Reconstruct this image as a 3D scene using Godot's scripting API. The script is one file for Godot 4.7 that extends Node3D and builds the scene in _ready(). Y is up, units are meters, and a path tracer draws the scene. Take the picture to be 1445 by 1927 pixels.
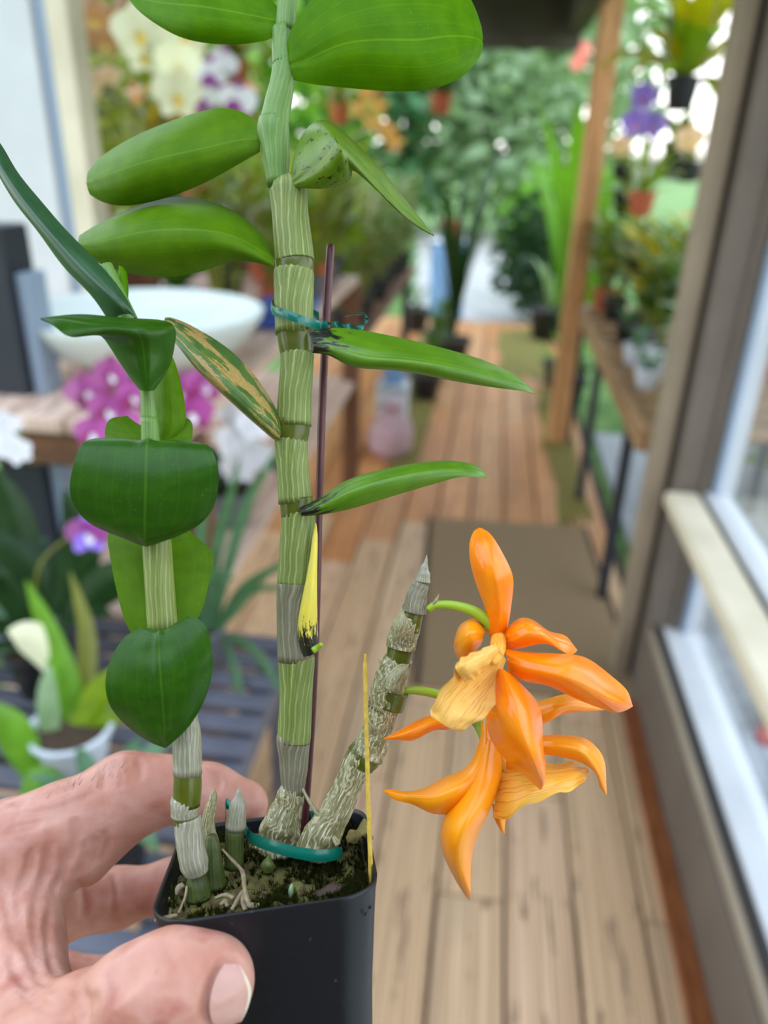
extends Node3D
# A hand holds a small potted dendrobium in an orchid porch. World axes: the porch aisle runs along -z, y is up, metres.
const F := 1440.0
var CT: Transform3D
var M := {}
var taken := {}
var cache := {}
var rng := RandomNumberGenerator.new()
var noise := FastNoiseLite.new()

# ---------------------------------------------------------------- helpers
# a place at the given depth in front of where the photographer stands
func at(x: float, y: float, depth: float) -> Vector3:
	return CT * Vector3((x - 722.5) * depth / F, -(y - 963.5) * depth / F, -depth)

func numbered(called: String) -> String:
	if not taken.has(called):
		taken[called] = 0
		return called
	taken[called] += 1
	return "%s_%03d" % [called, taken[called]]

func thing(called: String, label: String, category: String, where := Vector3.ZERO, group := "", kind := "") -> Node3D:
	var o := Node3D.new()
	o.name = numbered(called)
	add_child(o)
	o.position = where
	tag(o, label, category, group, kind)
	return o

func tag(o: Node, label: String, category: String, group := "", kind := "") -> void:
	if label: o.set_meta("label", label)
	if category: o.set_meta("category", category)
	if group: o.set_meta("group", group)
	if kind: o.set_meta("kind", kind)

func structure(called: String, label: String, category: String, where := Vector3.ZERO) -> Node3D:
	return thing(called, label, category, where, "", "structure")

func part(called: String, mesh: Mesh, mat: Material, parent: Node3D, xf := Transform3D.IDENTITY) -> MeshInstance3D:
	var o := MeshInstance3D.new()
	o.name = called
	o.mesh = mesh
	o.material_override = mat
	o.transform = xf
	parent.add_child(o, true)
	return o

func hold(called: String, parent: Node3D, xf := Transform3D.IDENTITY) -> Node3D:
	var o := Node3D.new()
	o.name = called
	o.transform = xf
	parent.add_child(o, true)
	return o

func put(p: Vector3, s := Vector3.ONE, turn := Vector3.ZERO) -> Transform3D:
	return Transform3D(Basis.from_euler(turn) * Basis.from_scale(s), p)

# ---------------------------------------------------------------- meshes
func mesh_of(v: PackedVector3Array, uv: PackedVector2Array, idx: PackedInt32Array, nrm = null) -> ArrayMesh:
	var n: PackedVector3Array
	if nrm == null:
		n = PackedVector3Array()
		n.resize(v.size())
		for i in range(0, idx.size(), 3):
			var a := idx[i]
			var b := idx[i + 1]
			var c := idx[i + 2]
			var f := (v[c] - v[a]).cross(v[b] - v[a])
			n[a] += f
			n[b] += f
			n[c] += f
		for i in n.size():
			n[i] = n[i].normalized() if n[i].length_squared() > 1e-24 else Vector3.UP
	else:
		n = nrm
	var arr := []
	arr.resize(Mesh.ARRAY_MAX)
	arr[Mesh.ARRAY_VERTEX] = v
	arr[Mesh.ARRAY_NORMAL] = n
	arr[Mesh.ARRAY_TEX_UV] = uv
	arr[Mesh.ARRAY_INDEX] = idx
	var m := ArrayMesh.new()
	m.add_surface_from_arrays(Mesh.PRIMITIVE_TRIANGLES, arr)
	return m

# a sheet with thickness from a grid of points: rows along, columns across
func sheet(g: Array, thick: float) -> ArrayMesh:
	var nr: int = g.size()
	var nc: int = g[0].size()
	var nn := []
	for i in nr:
		var row := PackedVector3Array()
		for j in nc:
			var du: Vector3 = g[i][mini(j + 1, nc - 1)] - g[i][maxi(j - 1, 0)]
			var dv: Vector3 = g[mini(i + 1, nr - 1)][j] - g[maxi(i - 1, 0)][j]
			if du.length_squared() < 1e-16:
				var k := clampi(i, 1, nr - 2)
				du = g[k][mini(j + 1, nc - 1)] - g[k][maxi(j - 1, 0)]
			row.append(du.cross(dv).normalized())
		nn.append(row)
	var v := PackedVector3Array()
	var n := PackedVector3Array()
	var uv := PackedVector2Array()
	for side in (2 if thick > 0.0 else 1):
		var s := 1.0 if side == 0 else -1.0
		for i in nr:
			for j in nc:
				var e := minf(1.0, 4.0 * minf(minf(j, nc - 1 - j) / float(nc), minf(i + 1, nr - 1 - i) / float(nr)) + 0.25)
				v.append(g[i][j] + nn[i][j] * s * thick * 0.5 * e)
				n.append(nn[i][j] * s)
				uv.append(Vector2(j / float(nc - 1), i / float(nr - 1)))
	var idx := PackedInt32Array()
	var o := nr * nc
	if thick <= 0.0:
		for i in nr - 1:
			for j in nc - 1:
				var a := i * nc + j
				idx.append_array([a, a + nc, a + 1, a + 1, a + nc, a + nc + 1])
		return mesh_of(v, uv, idx, n)
	for i in nr - 1:
		for j in nc - 1:
			var a := i * nc + j
			idx.append_array([a, a + nc, a + 1, a + 1, a + nc, a + nc + 1])
			idx.append_array([o + a, o + a + 1, o + a + nc, o + a + 1, o + a + nc + 1, o + a + nc])
		for j in [0, nc - 1]:
			var a: int = i * nc + j
			if j == 0:
				idx.append_array([a, o + a, a + nc, a + nc, o + a, o + a + nc])
			else:
				idx.append_array([a, a + nc, o + a, a + nc, o + a + nc, o + a])
	for i in [0, nr - 1]:
		for j in nc - 1:
			var a: int = i * nc + j
			if i == 0:
				idx.append_array([a, a + 1, o + a, a + 1, o + a + 1, o + a])
			else:
				idx.append_array([a, o + a, a + 1, a + 1, o + a, o + a + 1])
	return mesh_of(v, uv, idx, n)

func catmull(p: Array, t: float) -> Vector3:
	var n := p.size() - 1
	var x := clampf(t, 0.0, 1.0) * n
	var i := mini(int(x), n - 1)
	var f := x - i
	var a: Vector3 = p[i]
	var b: Vector3 = p[i + 1]
	var q: Vector3 = p[i - 1] if i > 0 else a * 2.0 - b
	var r: Vector3 = p[i + 2] if i < n - 1 else b * 2.0 - a
	return a.cubic_interpolate(b, q, r, f)

func smooth(p: Array, t: float) -> Vector3:
	var s := minf(0.05, minf(t, 1.0 - t))
	return catmull(p, t) * 0.4 + (catmull(p, t - s) + catmull(p, t + s)) * 0.3

# a blade from rows of [left edge, middle, right edge]; groove sinks the midrib, wave ripples the margin
func blade(rows: Array, na := 26, nb := 13, thick := 0.0009, groove := 0.0, wave := 0.0, waves := 5.0) -> ArrayMesh:
	var l := []
	var m := []
	var r := []
	for q in rows:
		l.append(q[0])
		m.append(q[1])
		r.append(q[2])
	var g := []
	for i in na:
		var t := i / float(na - 1)
		# slow down towards the tip so that round ends stay round
		var tt := 1.0 - pow(1.0 - t, 1.25)
		var a := smooth(l, tt)
		var b := smooth(m, tt)
		var c := smooth(r, tt)
		var b2 := catmull(m, minf(tt + 0.02, 1.0))
		var b0 := catmull(m, maxf(tt - 0.02, 0.0))
		var up := (c - a).cross(b2 - b0).normalized()
		var wide := (c - a).length()
		var row := PackedVector3Array()
		for j in nb:
			var s := 2.0 * j / float(nb - 1) - 1.0
			var p := b + (c - a) * 0.5 * s + ((a + c) * 0.5 - b) * s * s
			if groove != 0.0:
				p += up * (-groove * exp(-s * s / 0.012) + groove * 0.35 * exp(-s * s / 0.09)) * minf(1.0, wide / 0.01)
			if wave != 0.0:
				p += up * wave * s * s * sin(t * waves * TAU + s * 1.3) * minf(1.0, wide / 0.006)
			row.append(p)
		g.append(row)
	return sheet(g, thick)

func rows_at(data: Array, d0: float) -> Array:
	var out := []
	for q in data:
		if q.size() == 3:
			var p := at(q[0], q[1], d0 + q[2] * 0.001)
			out.append([p, p, p])
		else:
			out.append([at(q[0], q[1], d0 + q[2] * 0.001), at(q[3], q[4], d0 + q[5] * 0.001), at(q[6], q[7], d0 + q[8] * 0.001)])
	return out

func moved(rows: Array, by: Vector3) -> Array:
	var out := []
	for q in rows:
		out.append([q[0] - by, q[1] - by, q[2] - by])
	return out

# a tube along points with radii; rough wrinkles it, ribs gives it lengthwise ridges
func tube(pts: Array, radii: Array, sides := 16, steps := 0, rough := 0.0, ribs := 0.0, nribs := 14, seed_at := 0.0, flat := 1.0) -> ArrayMesh:
	var n: int = steps if steps > 0 else pts.size()
	var path := []
	var rad := []
	for i in n:
		var t := i / float(n - 1)
		path.append(catmull(pts, t))
		var x := t * (radii.size() - 1)
		var k := mini(int(x), radii.size() - 2)
		rad.append(lerpf(radii[k], radii[k + 1], smoothstep(0.0, 1.0, x - k)))
	var v := PackedVector3Array()
	var uv := PackedVector2Array()
	var dir: Vector3 = (path[1] - path[0]).normalized()
	var side := dir.cross(Vector3.FORWARD if absf(dir.z) < 0.8 else Vector3.UP).normalized()
	var length := 0.0
	var total := 0.0
	for i in range(1, n):
		total += (path[i] - path[i - 1]).length()
	for i in n:
		var here: Vector3 = (path[mini(i + 1, n - 1)] - path[maxi(i - 1, 0)]).normalized()
		side = (side - here * side.dot(here)).normalized()
		var other := here.cross(side)
		if i > 0:
			length += (path[i] - path[i - 1]).length()
		for j in sides + 1:
			var a := TAU * j / sides
			var r: float = rad[i]
			if rough > 0.0:
				r *= 1.0 + rough * noise.get_noise_3d(cos(a) * 14.0 + seed_at, sin(a) * 14.0, length * 4000.0 + seed_at)
			if ribs > 0.0:
				r *= 1.0 + ribs * sin(a * nribs + 3.0 * noise.get_noise_3d(seed_at, length * 1500.0, 0.0))
			v.append(path[i] + side * cos(a) * r + other * sin(a) * r * flat)
			uv.append(Vector2(j / float(sides), length / total))
	var w := sides + 1
	var idx := PackedInt32Array()
	for i in n - 1:
		for j in sides:
			var a := i * w + j
			idx.append_array([a, a + 1, a + w, a + 1, a + w + 1, a + w])
	for e in 2:
		var c := v.size()
		var i: int = 0 if e == 0 else n - 1
		v.append(path[i])
		uv.append(Vector2(0.5, float(e)))
		for j in sides:
			var a: int = i * w + j
			if e == 0:
				idx.append_array([c, a + 1, a])
			else:
				idx.append_array([c, a, a + 1])
	return mesh_of(v, uv, idx)

func shift(pts: Array, by: Vector3) -> Array:
	var out := []
	for p in pts:
		out.append(p - by)
	return out

# profile of (radius, height) turned round y
func lathe(profile: Array, sides := 20) -> ArrayMesh:
	var v := PackedVector3Array()
	var uv := PackedVector2Array()
	for i in profile.size():
		for j in sides + 1:
			var a := TAU * j / sides
			v.append(Vector3(cos(a) * profile[i].x, profile[i].y, sin(a) * profile[i].x))
			uv.append(Vector2(j / float(sides), i / float(profile.size() - 1)))
	var idx := PackedInt32Array()
	var w := sides + 1
	for i in profile.size() - 1:
		for j in sides:
			var a := i * w + j
			idx.append_array([a, a + w, a + 1, a + 1, a + w, a + w + 1])
	return mesh_of(v, uv, idx)

# a box with chamfered edges, centred
func bar(size: Vector3, c := 0.004) -> ArrayMesh:
	var key := "bar%v%f" % [size, c]
	if cache.has(key): return cache[key]
	var h := size * 0.5
	c = minf(c, minf(h.x, minf(h.y, h.z)) * 0.45)
	var pts := PackedVector3Array()
	for sx in [-1, 1]:
		for sy in [-1, 1]:
			for sz in [-1, 1]:
				pts.append(Vector3(sx * (h.x - c), sy * (h.y - c), sz * h.z))
				pts.append(Vector3(sx * (h.x - c), sy * h.y, sz * (h.z - c)))
				pts.append(Vector3(sx * h.x, sy * (h.y - c), sz * (h.z - c)))
	var st := SurfaceTool.new()
	st.begin(Mesh.PRIMITIVE_TRIANGLES)
	var poly := func(ids: Array) -> void:
		var mid := Vector3.ZERO
		for i in ids: mid += pts[i]
		mid /= ids.size()
		var nn: Vector3 = (pts[ids[1]] - pts[ids[0]]).cross(pts[ids[2]] - pts[ids[0]])
		if nn.dot(mid) > 0.0: ids.reverse()
		nn = -(pts[ids[1]] - pts[ids[0]]).cross(pts[ids[2]] - pts[ids[0]]).normalized()
		for k in range(1, ids.size() - 1):
			for i in [ids[0], ids[k], ids[k + 1]]:
				st.set_normal(nn)
				var p: Vector3 = pts[i]
				var an := nn.abs()
				var ax: int = size.max_axis_index()
				var other: int = [1, 2, 0][ax]
				if an[other] > 0.7: other = 3 - ax - other
				st.set_uv(Vector2(p[ax], p[other]))
				st.add_vertex(p)
	var k := func(sx: int, sy: int, sz: int, w: int) -> int: return ((sx * 2 + sy) * 2 + sz) * 3 + w
	for s in 2:
		poly.call([k.call(0, 0, s, 0), k.call(1, 0, s, 0), k.call(1, 1, s, 0), k.call(0, 1, s, 0)])
		poly.call([k.call(0, s, 0, 1), k.call(1, s, 0, 1), k.call(1, s, 1, 1), k.call(0, s, 1, 1)])
		poly.call([k.call(s, 0, 0, 2), k.call(s, 1, 0, 2), k.call(s, 1, 1, 2), k.call(s, 0, 1, 2)])
		for q in 2:
			poly.call([k.call(0, s, q, 0), k.call(1, s, q, 0), k.call(1, s, q, 1), k.call(0, s, q, 1)])
			poly.call([k.call(s, 0, q, 0), k.call(s, 1, q, 0), k.call(s, 1, q, 2), k.call(s, 0, q, 2)])
			poly.call([k.call(s, q, 0, 1), k.call(s, q, 1, 1), k.call(s, q, 1, 2), k.call(s, q, 0, 2)])
			for z in 2:
				poly.call([k.call(s, q, z, 0), k.call(s, q, z, 1), k.call(s, q, z, 2)])
	cache[key] = st.commit()
	return cache[key]

func beam(called: String, lo: Vector3, hi: Vector3, mat: Material, parent: Node3D, c := 0.004) -> MeshInstance3D:
	return part(called, bar(hi - lo, c), mat, parent, Transform3D(Basis.IDENTITY, (lo + hi) * 0.5))

# one continuous skin round tapered bones [a, b, radius a, radius b], hollows carved out, meshed as surface nets
func flesh(bones: Array, k: float, cell: float, hollows: Array) -> ArrayMesh:
	var lo := Vector3.INF
	var hi := -Vector3.INF
	for b in bones:
		for e in 2:
			lo = lo.min(b[e] - Vector3.ONE * (b[2 + e] + 0.006))
			hi = hi.max(b[e] + Vector3.ONE * (b[2 + e] + 0.006))
	var B := 6
	var bx := int((hi.x - lo.x) / cell / B) + 2
	var by := int((hi.y - lo.y) / cell / B) + 2
	var bz := int((hi.z - lo.z) / cell / B) + 2
	var nx := bx * B
	var ny := by * B
	var nz := bz * B
	var f := PackedFloat32Array()
	f.resize(nx * ny * nz)
	f.fill(1.0)
	var live := []
	var half := cell * B * 0.5
	for ix in bx:
		for iy in by:
			for iz in bz:
				var mid := lo + Vector3(ix, iy, iz) * cell * B + Vector3.ONE * half
				var ds := PackedFloat32Array()
				var least := 1e9
				for b in bones:
					var dd := bone_distance(mid, b)
					ds.append(dd)
					least = minf(least, dd)
				if absf(least) > half * 1.74 + k + cell * 2.0:
					if least < 0.0:
						for x in B:
							for y in B:
								for z in B:
									f[((ix * B + x) * ny + iy * B + y) * nz + iz * B + z] = -1.0
					continue
				var near := []
				for i in bones.size():
					if ds[i] < least + half * 3.5 + k:
						near.append(bones[i])
				var cuts := []
				for c in hollows:
					if bone_distance(mid, c) < half * 1.74 + k:
						cuts.append(c)
				live.append(Vector3i(ix, iy, iz))
				for x in B:
					for y in B:
						for z in B:
							var p := lo + Vector3(ix * B + x, iy * B + y, iz * B + z) * cell
							var d := 1.0
							for b in near:
								var e := bone_distance(p, b)
								var h := maxf(k - absf(d - e), 0.0) / k
								d = minf(d, e) - h * h * k * 0.25
							for c in cuts:
								var e := -bone_distance(p, c)
								var kk := 0.0022
								var h := maxf(kk - absf(d - e), 0.0) / kk
								d = maxf(d, e) + h * h * kk * 0.25
							f[((ix * B + x) * ny + iy * B + y) * nz + iz * B + z] = d
	var v := PackedVector3Array()
	var uv := PackedVector2Array()
	var at_cell := {}
	var sx := ny * nz
	for q in live:
		for x in range(q.x * B, mini(q.x * B + B, nx - 1)):
			for y in range(q.y * B, mini(q.y * B + B, ny - 1)):
				for z in range(q.z * B, mini(q.z * B + B, nz - 1)):
					var i: int = (x * ny + y) * nz + z
					var c := [f[i], f[i + 1], f[i + nz], f[i + nz + 1], f[i + sx], f[i + sx + 1], f[i + sx + nz], f[i + sx + nz + 1]]
					var inside := 0
					for e in c:
						if e < 0.0: inside += 1
					if inside == 0 or inside == 8: continue
					var p := Vector3.ZERO
					var cnt := 0
					for e in [[0, 1], [2, 3], [4, 5], [6, 7], [0, 2], [1, 3], [4, 6], [5, 7], [0, 4], [1, 5], [2, 6], [3, 7]]:
						var a: float = c[e[0]]
						var b: float = c[e[1]]
						if (a < 0.0) != (b < 0.0):
							var t := a / (a - b)
							var pa := Vector3(e[0] >> 2, (e[0] >> 1) & 1, e[0] & 1)
							var pb := Vector3(e[1] >> 2, (e[1] >> 1) & 1, e[1] & 1)
							p += pa.lerp(pb, t)
							cnt += 1
					at_cell[i] = v.size()
					v.append(lo + (Vector3(x, y, z) + p / cnt) * cell)
					uv.append(Vector2(0, 0))
	var idx := PackedInt32Array()
	for i in at_cell:
		for ax in 3:
			var s1: int = [sx, nz, 1][ax]
			var a2: int = [nz, 1, sx][ax]
			var a3: int = [1, sx, nz][ax]
			var da := f[i]
			var db := f[i + s1]
			if (da < 0.0) == (db < 0.0): continue
			if not (at_cell.has(i - a2) and at_cell.has(i - a3) and at_cell.has(i - a2 - a3)): continue
			var q := [at_cell[i], at_cell[i - a2], at_cell[i - a2 - a3], at_cell[i - a3]]
			if da > 0.0: q.reverse()
			idx.append_array([q[0], q[2], q[1], q[0], q[3], q[2]])
	return mesh_of(v, uv, idx)

func bone_distance(p: Vector3, b: Array) -> float:
	var a: Vector3 = b[0]
	var ab: Vector3 = b[1] - a
	var t := clampf((p - a).dot(ab) / maxf(ab.length_squared(), 1e-12), 0.0, 1.0)
	return p.distance_to(a + ab * t) - lerpf(b[2], b[3], t)

# ---------------------------------------------------------------- textures and materials
func picture(w: int, h: int, paint: Callable) -> ImageTexture:
	var bytes := PackedByteArray()
	bytes.resize(w * h * 3)
	var i := 0
	for y in h:
		for x in w:
			var c: Color = paint.call((x + 0.5) / w, (y + 0.5) / h)
			bytes[i] = int(clampf(c.r, 0.0, 1.0) * 255.0)
			bytes[i + 1] = int(clampf(c.g, 0.0, 1.0) * 255.0)
			bytes[i + 2] = int(clampf(c.b, 0.0, 1.0) * 255.0)
			i += 3
	return ImageTexture.create_from_image(Image.create_from_data(w, h, false, Image.FORMAT_RGB8, bytes))

func speckle(freq: float, ramp: Array, seed_at := 1, octaves := 4, size := 256, cellular := false) -> NoiseTexture2D:
	var t := NoiseTexture2D.new()
	t.width = size
	t.height = size
	t.seamless = true
	var n := FastNoiseLite.new()
	n.seed = seed_at
	n.frequency = freq
	n.fractal_octaves = octaves
	if cellular: n.noise_type = FastNoiseLite.TYPE_CELLULAR
	t.noise = n
	if ramp.size():
		var g := Gradient.new()
		var off := PackedFloat32Array()
		var col := PackedColorArray()
		for i in ramp.size():
			off.append(i / float(ramp.size() - 1))
			col.append(ramp[i])
		g.offsets = off
		g.colors = col
		t.color_ramp = g
	return t

func rgb(r: int, g: int, b: int) -> Color:
	return Color(r / 255.0, g / 255.0, b / 255.0)

func paint(called: String, c: Color, rough := 0.6, opt := {}) -> StandardMaterial3D:
	var m := StandardMaterial3D.new()
	m.resource_name = called
	m.albedo_color = c
	m.roughness = rough
	m.metallic_specular = opt.get("spec", 0.5)
	if opt.has("tex"):
		m.albedo_texture = opt.tex
	if opt.has("tri"):
		m.uv1_triplanar = true
		m.uv1_scale = Vector3.ONE * opt.tri if opt.tri is float else opt.tri
		m.uv1_world_triplanar = opt.get("world", false)
	if opt.has("uvs"):
		m.uv1_scale = opt.uvs
	if opt.has("bump"):
		m.heightmap_enabled = true
		m.heightmap_texture = opt.bump
		m.heightmap_scale = opt.get("bump_cm", 0.02)
	if opt.has("back"):
		m.backlight_enabled = true
		m.backlight = opt.back
	if opt.has("sss"):
		m.subsurf_scatter_enabled = true
		m.subsurf_scatter_strength = opt.sss
	if opt.has("coat"):
		m.clearcoat_enabled = true
		m.clearcoat = opt.coat
		m.clearcoat_roughness = opt.get("coat_rough", 0.15)
	if opt.has("metal"):
		m.metallic = opt.metal
	M[called] = m
	return m

func vein(u: float, lines: float, wide: float) -> float:
	var x := fposmod(u * lines, 1.0) - 0.5
	return exp(-x * x / (wide * wide))

func make_materials() -> void:
	var n := noise
	var leaf := func(u: float, v: float, base: Color, dark: Color, line: Color) -> Color:
		var c := base.lerp(dark, 0.5 + 0.5 * n.get_noise_2d(u * 60.0 + 7.0, v * 160.0))
		c = c.lerp(line, 0.13 * vein(u + 0.014 * n.get_noise_2d(v * 90.0, 3.0), 9.0, 0.05) + 0.05 * vein(u, 31.0, 0.16))
		c = c.lerp(line, 0.32 * exp(-pow((u - 0.5) / 0.01, 2.0)))
		var s := n.get_noise_2d(u * 420.0 + 99.0, v * 900.0)
		if s > 0.62: c = c.lerp(Color(0.6, 0.66, 0.52), 0.28)
		return c
	var scar := func(u: float, v: float) -> Color:
		var c: Color = leaf.call(u, v, rgb(88, 118, 40), rgb(52, 84, 30), rgb(170, 180, 100))
		var s := n.get_noise_2d(u * 100.0 + 31.0, v * 70.0 + 5.0) + 0.25 * n.get_noise_2d(u * 700.0, v * 900.0)
		return c.lerp(rgb(188, 158, 92).lerp(rgb(150, 118, 60), 0.5 + 0.5 * n.get_noise_2d(u * 600.0, v * 800.0)), smoothstep(-0.08, 0.12, s))
	var rot := func(u: float, v: float) -> Color:
		var c: Color = leaf.call(u, v, rgb(94, 138, 12), rgb(72, 114, 10), rgb(156, 180, 64))
		var s := 0.10 - v + 0.16 * n.get_noise_2d(u * 130.0, v * 160.0) + 0.05 * n.get_noise_2d(u * 600.0, v * 500.0)
		return c.lerp(rgb(22, 20, 18), smoothstep(-0.02, 0.03, s))
	var speck := func(u: float, v: float) -> Color:
		var c: Color = leaf.call(u, v, rgb(104, 136, 8), rgb(78, 112, 8), rgb(156, 176, 56))
		var s := n.get_noise_2d(u * 230.0 + 60.0, v * 300.0)
		return c.lerp(rgb(30, 30, 16), smoothstep(0.42, 0.55, s) * (1.0 if v < 0.42 else 0.15))
	var yellow := func(u: float, v: float) -> Color:
		var c := rgb(236, 208, 52).lerp(rgb(206, 196, 92), 0.5 + 0.5 * n.get_noise_2d(u * 90.0, v * 140.0))
		var s := 0.16 - v + 0.12 * n.get_noise_2d(u * 160.0, v * 200.0) + 0.08 * n.get_noise_2d(u * 700.0, v * 700.0)
		return c.lerp(rgb(24, 22, 18), smoothstep(-0.02, 0.03, s))
	var sheath := func(u: float, v: float, base: Color, alt: Color, line: Color, q: float) -> Color:
		var w := u + 0.11 * (1.0 - v) * (1.0 - v) * sin(TAU * u + 1.0) + 0.03 * v + 0.012 * n.get_noise_2d(v * 60.0 + q, u * 30.0)
		var c := base.lerp(alt, 0.5 + 0.5 * n.get_noise_2d(u * 80.0 + q, v * 40.0))
		c = c.lerp(line, (0.5 + 0.5 * n.get_noise_2d(u * 300.0, v * 25.0 + q)) * vein(w, 19.0, 0.075))
		c = c.lerp(line, 0.22 * vein(w + 0.01, 57.0, 0.2))
		return c
	var green := [rgb(84, 130, 2), rgb(64, 110, 2), rgb(142, 172, 36)]
	paint("leaf", Color.WHITE, 0.42, {"tex": picture(160, 320, func(u, v): return leaf.call(u, v, green[0], green[1], green[2])), "back": Color(0.34, 0.38, 0.06), "spec": 0.16})
	paint("leaf_deep", Color.WHITE, 0.3, {"tex": picture(160, 320, func(u, v): return leaf.call(u, v, rgb(46, 88, 10), rgb(34, 70, 8), rgb(92, 130, 40))), "back": Color(0.14, 0.18, 0.04), "spec": 0.32})
	paint("leaf_blue", Color.WHITE, 0.36, {"tex": picture(128, 256, func(u, v): return leaf.call(u, v, rgb(50, 88, 50), rgb(36, 70, 40), rgb(84, 120, 80))), "back": Color(0.14, 0.18, 0.1)})
	paint("leaf_soft", Color.WHITE, 0.44, {"spec": 0.2, "tex": picture(128, 256, func(u, v): return leaf.call(u, v, rgb(90, 126, 14), rgb(70, 108, 10), rgb(124, 152, 50))), "back": Color(0.34, 0.38, 0.08)})
	paint("leaf_scarred", Color.WHITE, 0.5, {"tex": picture(192, 320, scar), "back": Color(0.12, 0.14, 0.06)})
	paint("leaf_rotten", Color.WHITE, 0.36, {"tex": picture(160, 320, rot), "back": Color(0.32, 0.37, 0.08)})
	paint("leaf_specked", Color.WHITE, 0.36, {"tex": picture(160, 320, speck), "back": Color(0.32, 0.37, 0.08)})
	paint("leaf_yellow", Color.WHITE, 0.45, {"tex": picture(96, 256, yellow), "back": Color(0.3, 0.3, 0.1)})
	paint("sheath", Color.WHITE, 0.5, {"tex": picture(512, 128, func(u, v): return sheath.call(u, v, rgb(94, 110, 40), rgb(114, 128, 54), rgb(204, 210, 156), 0.0))})
	paint("sheath_young", Color.WHITE, 0.46, {"tex": picture(256, 128, func(u, v): return sheath.call(u, v, rgb(84, 124, 46), rgb(104, 140, 60), rgb(150, 176, 104), 9.0))})
	paint("sheath_dry", Color.WHITE, 0.55, {"tex": picture(512, 128, func(u, v): return sheath.call(u, v, rgb(96, 90, 66), rgb(124, 118, 94), rgb(196, 192, 172), 40.0))})
	paint("sheath_silver", Color.WHITE, 0.4, {"tex": picture(512, 128, func(u, v): return sheath.call(u, v, rgb(112, 110, 84), rgb(158, 156, 136), rgb(222, 220, 206), 70.0))})
	var husk := func(u: float, v: float) -> Color:
		var f := n.get_noise_2d(u * 500.0 + 60.0 * n.get_noise_2d(u * 90.0, v * 60.0), v * 40.0)
		var c := rgb(112, 106, 66).lerp(rgb(176, 168, 132), smoothstep(-0.3, 0.45, f))
		return c.lerp(rgb(226, 220, 194), smoothstep(0.3, 0.5, n.get_noise_2d(u * 900.0 + 11.0, v * 90.0)) * 0.8)
	paint("husk", Color.WHITE, 0.5, {"tex": picture(384, 192, husk)})
	paint("cane_green", rgb(92, 100, 18), 0.28, {"tex": speckle(0.03, [Color(0.72, 0.72, 0.6), Color(1, 1, 1)], 4), "tri": 18.0})
	paint("shoot_green", rgb(88, 98, 44), 0.5, {"tex": speckle(0.03, [Color(0.7, 0.75, 0.7), Color(1, 1, 1)], 5), "tri": 24.0})
	paint("node_pale", rgb(150, 158, 100), 0.5)
	var petal := func(u: float, v: float) -> Color:
		var c := rgb(255, 140, 8).lerp(rgb(255, 124, 4), 0.5 + 0.5 * n.get_noise_2d(u * 70.0, v * 120.0))
		c = c.lerp(rgb(240, 104, 6), 0.16 * vein(u + 0.02 * n.get_noise_2d(v * 60.0, 1.0), 17.0, 0.1))
		return c.lerp(rgb(255, 170, 30), 0.35 * smoothstep(-0.1, 0.5, n.get_noise_2d(u * 40.0 + 9.0, v * 50.0)))
	paint("petal", Color.WHITE, 0.24, {"tex": picture(128, 256, petal), "back": Color(0.4, 0.26, 0.08), "spec": 0.5})
	var petal2 := func(u: float, v: float) -> Color:
		return (petal.call(u, v) as Color).lerp(rgb(255, 176, 14), 0.5)
	paint("petal_amber", Color.WHITE, 0.32, {"tex": picture(128, 256, petal2), "back": Color(0.4, 0.28, 0.08), "spec": 0.5})
	var lip := func(u: float, v: float) -> Color:
		var w := u + 0.03 * n.get_noise_2d(v * 120.0, u * 60.0)
		var c := rgb(252, 204, 112).lerp(rgb(246, 184, 76), 0.5 + 0.5 * n.get_noise_2d(u * 90.0, v * 90.0))
		return c.lerp(rgb(176, 92, 40), (0.45 * vein(w, 15.0, 0.12) + 0.16 * vein(w, 31.0, 0.2)) * smoothstep(-0.25, 0.3, n.get_noise_2d(u * 160.0, v * 40.0 + 3.0)))
	paint("lip", Color.WHITE, 0.45, {"tex": picture(192, 256, lip), "back": Color(0.5, 0.4, 0.15)})
	paint("lip_yellow", Color(1, 0.95, 0.7), 0.45, {"tex": M.lip.albedo_texture, "back": Color(0.5, 0.44, 0.12)})
	paint("pedicel", rgb(150, 180, 40), 0.4, {"back": Color(0.2, 0.2, 0.05)})
	# pot, moss, stakes
	paint("pot_black", Color.WHITE, 0.4, {"tex": speckle(0.05, [rgb(13, 14, 19), rgb(14, 15, 20), rgb(15, 16, 21), rgb(16, 17, 22), rgb(17, 18, 23), rgb(19, 20, 25), rgb(84, 86, 94)], 3, 5, 512), "tri": 16.0, "spec": 0.45})
	paint("soil", Color.WHITE, 0.95, {"tex": speckle(0.04, [rgb(48, 40, 26), rgb(96, 80, 52), rgb(112, 112, 48), rgb(152, 134, 92)], 8, 5), "tri": 22.0, "bump": speckle(0.06, [], 9, 4), "bump_cm": 0.12})
	paint("moss", Color.WHITE, 0.9, {"tex": speckle(0.03, [rgb(84, 96, 26), rgb(130, 142, 44), rgb(168, 162, 76)], 12, 4), "tri": 40.0})
	paint("moss_dry", Color.WHITE, 0.9, {"tex": speckle(0.03, [rgb(92, 82, 42), rgb(140, 128, 72), rgb(172, 156, 100)], 13, 4), "tri": 40.0})
	paint("moss_deck", Color.WHITE, 0.95, {"tex": speckle(0.03, [rgb(92, 82, 38), rgb(124, 114, 50), rgb(138, 122, 66)], 19, 4), "tri": 6.0})
	paint("root", rgb(176, 158, 124), 0.7, {"tex": speckle(0.05, [Color(0.6, 0.58, 0.55), Color(1, 1, 1)], 14), "tri": 30.0})
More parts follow.
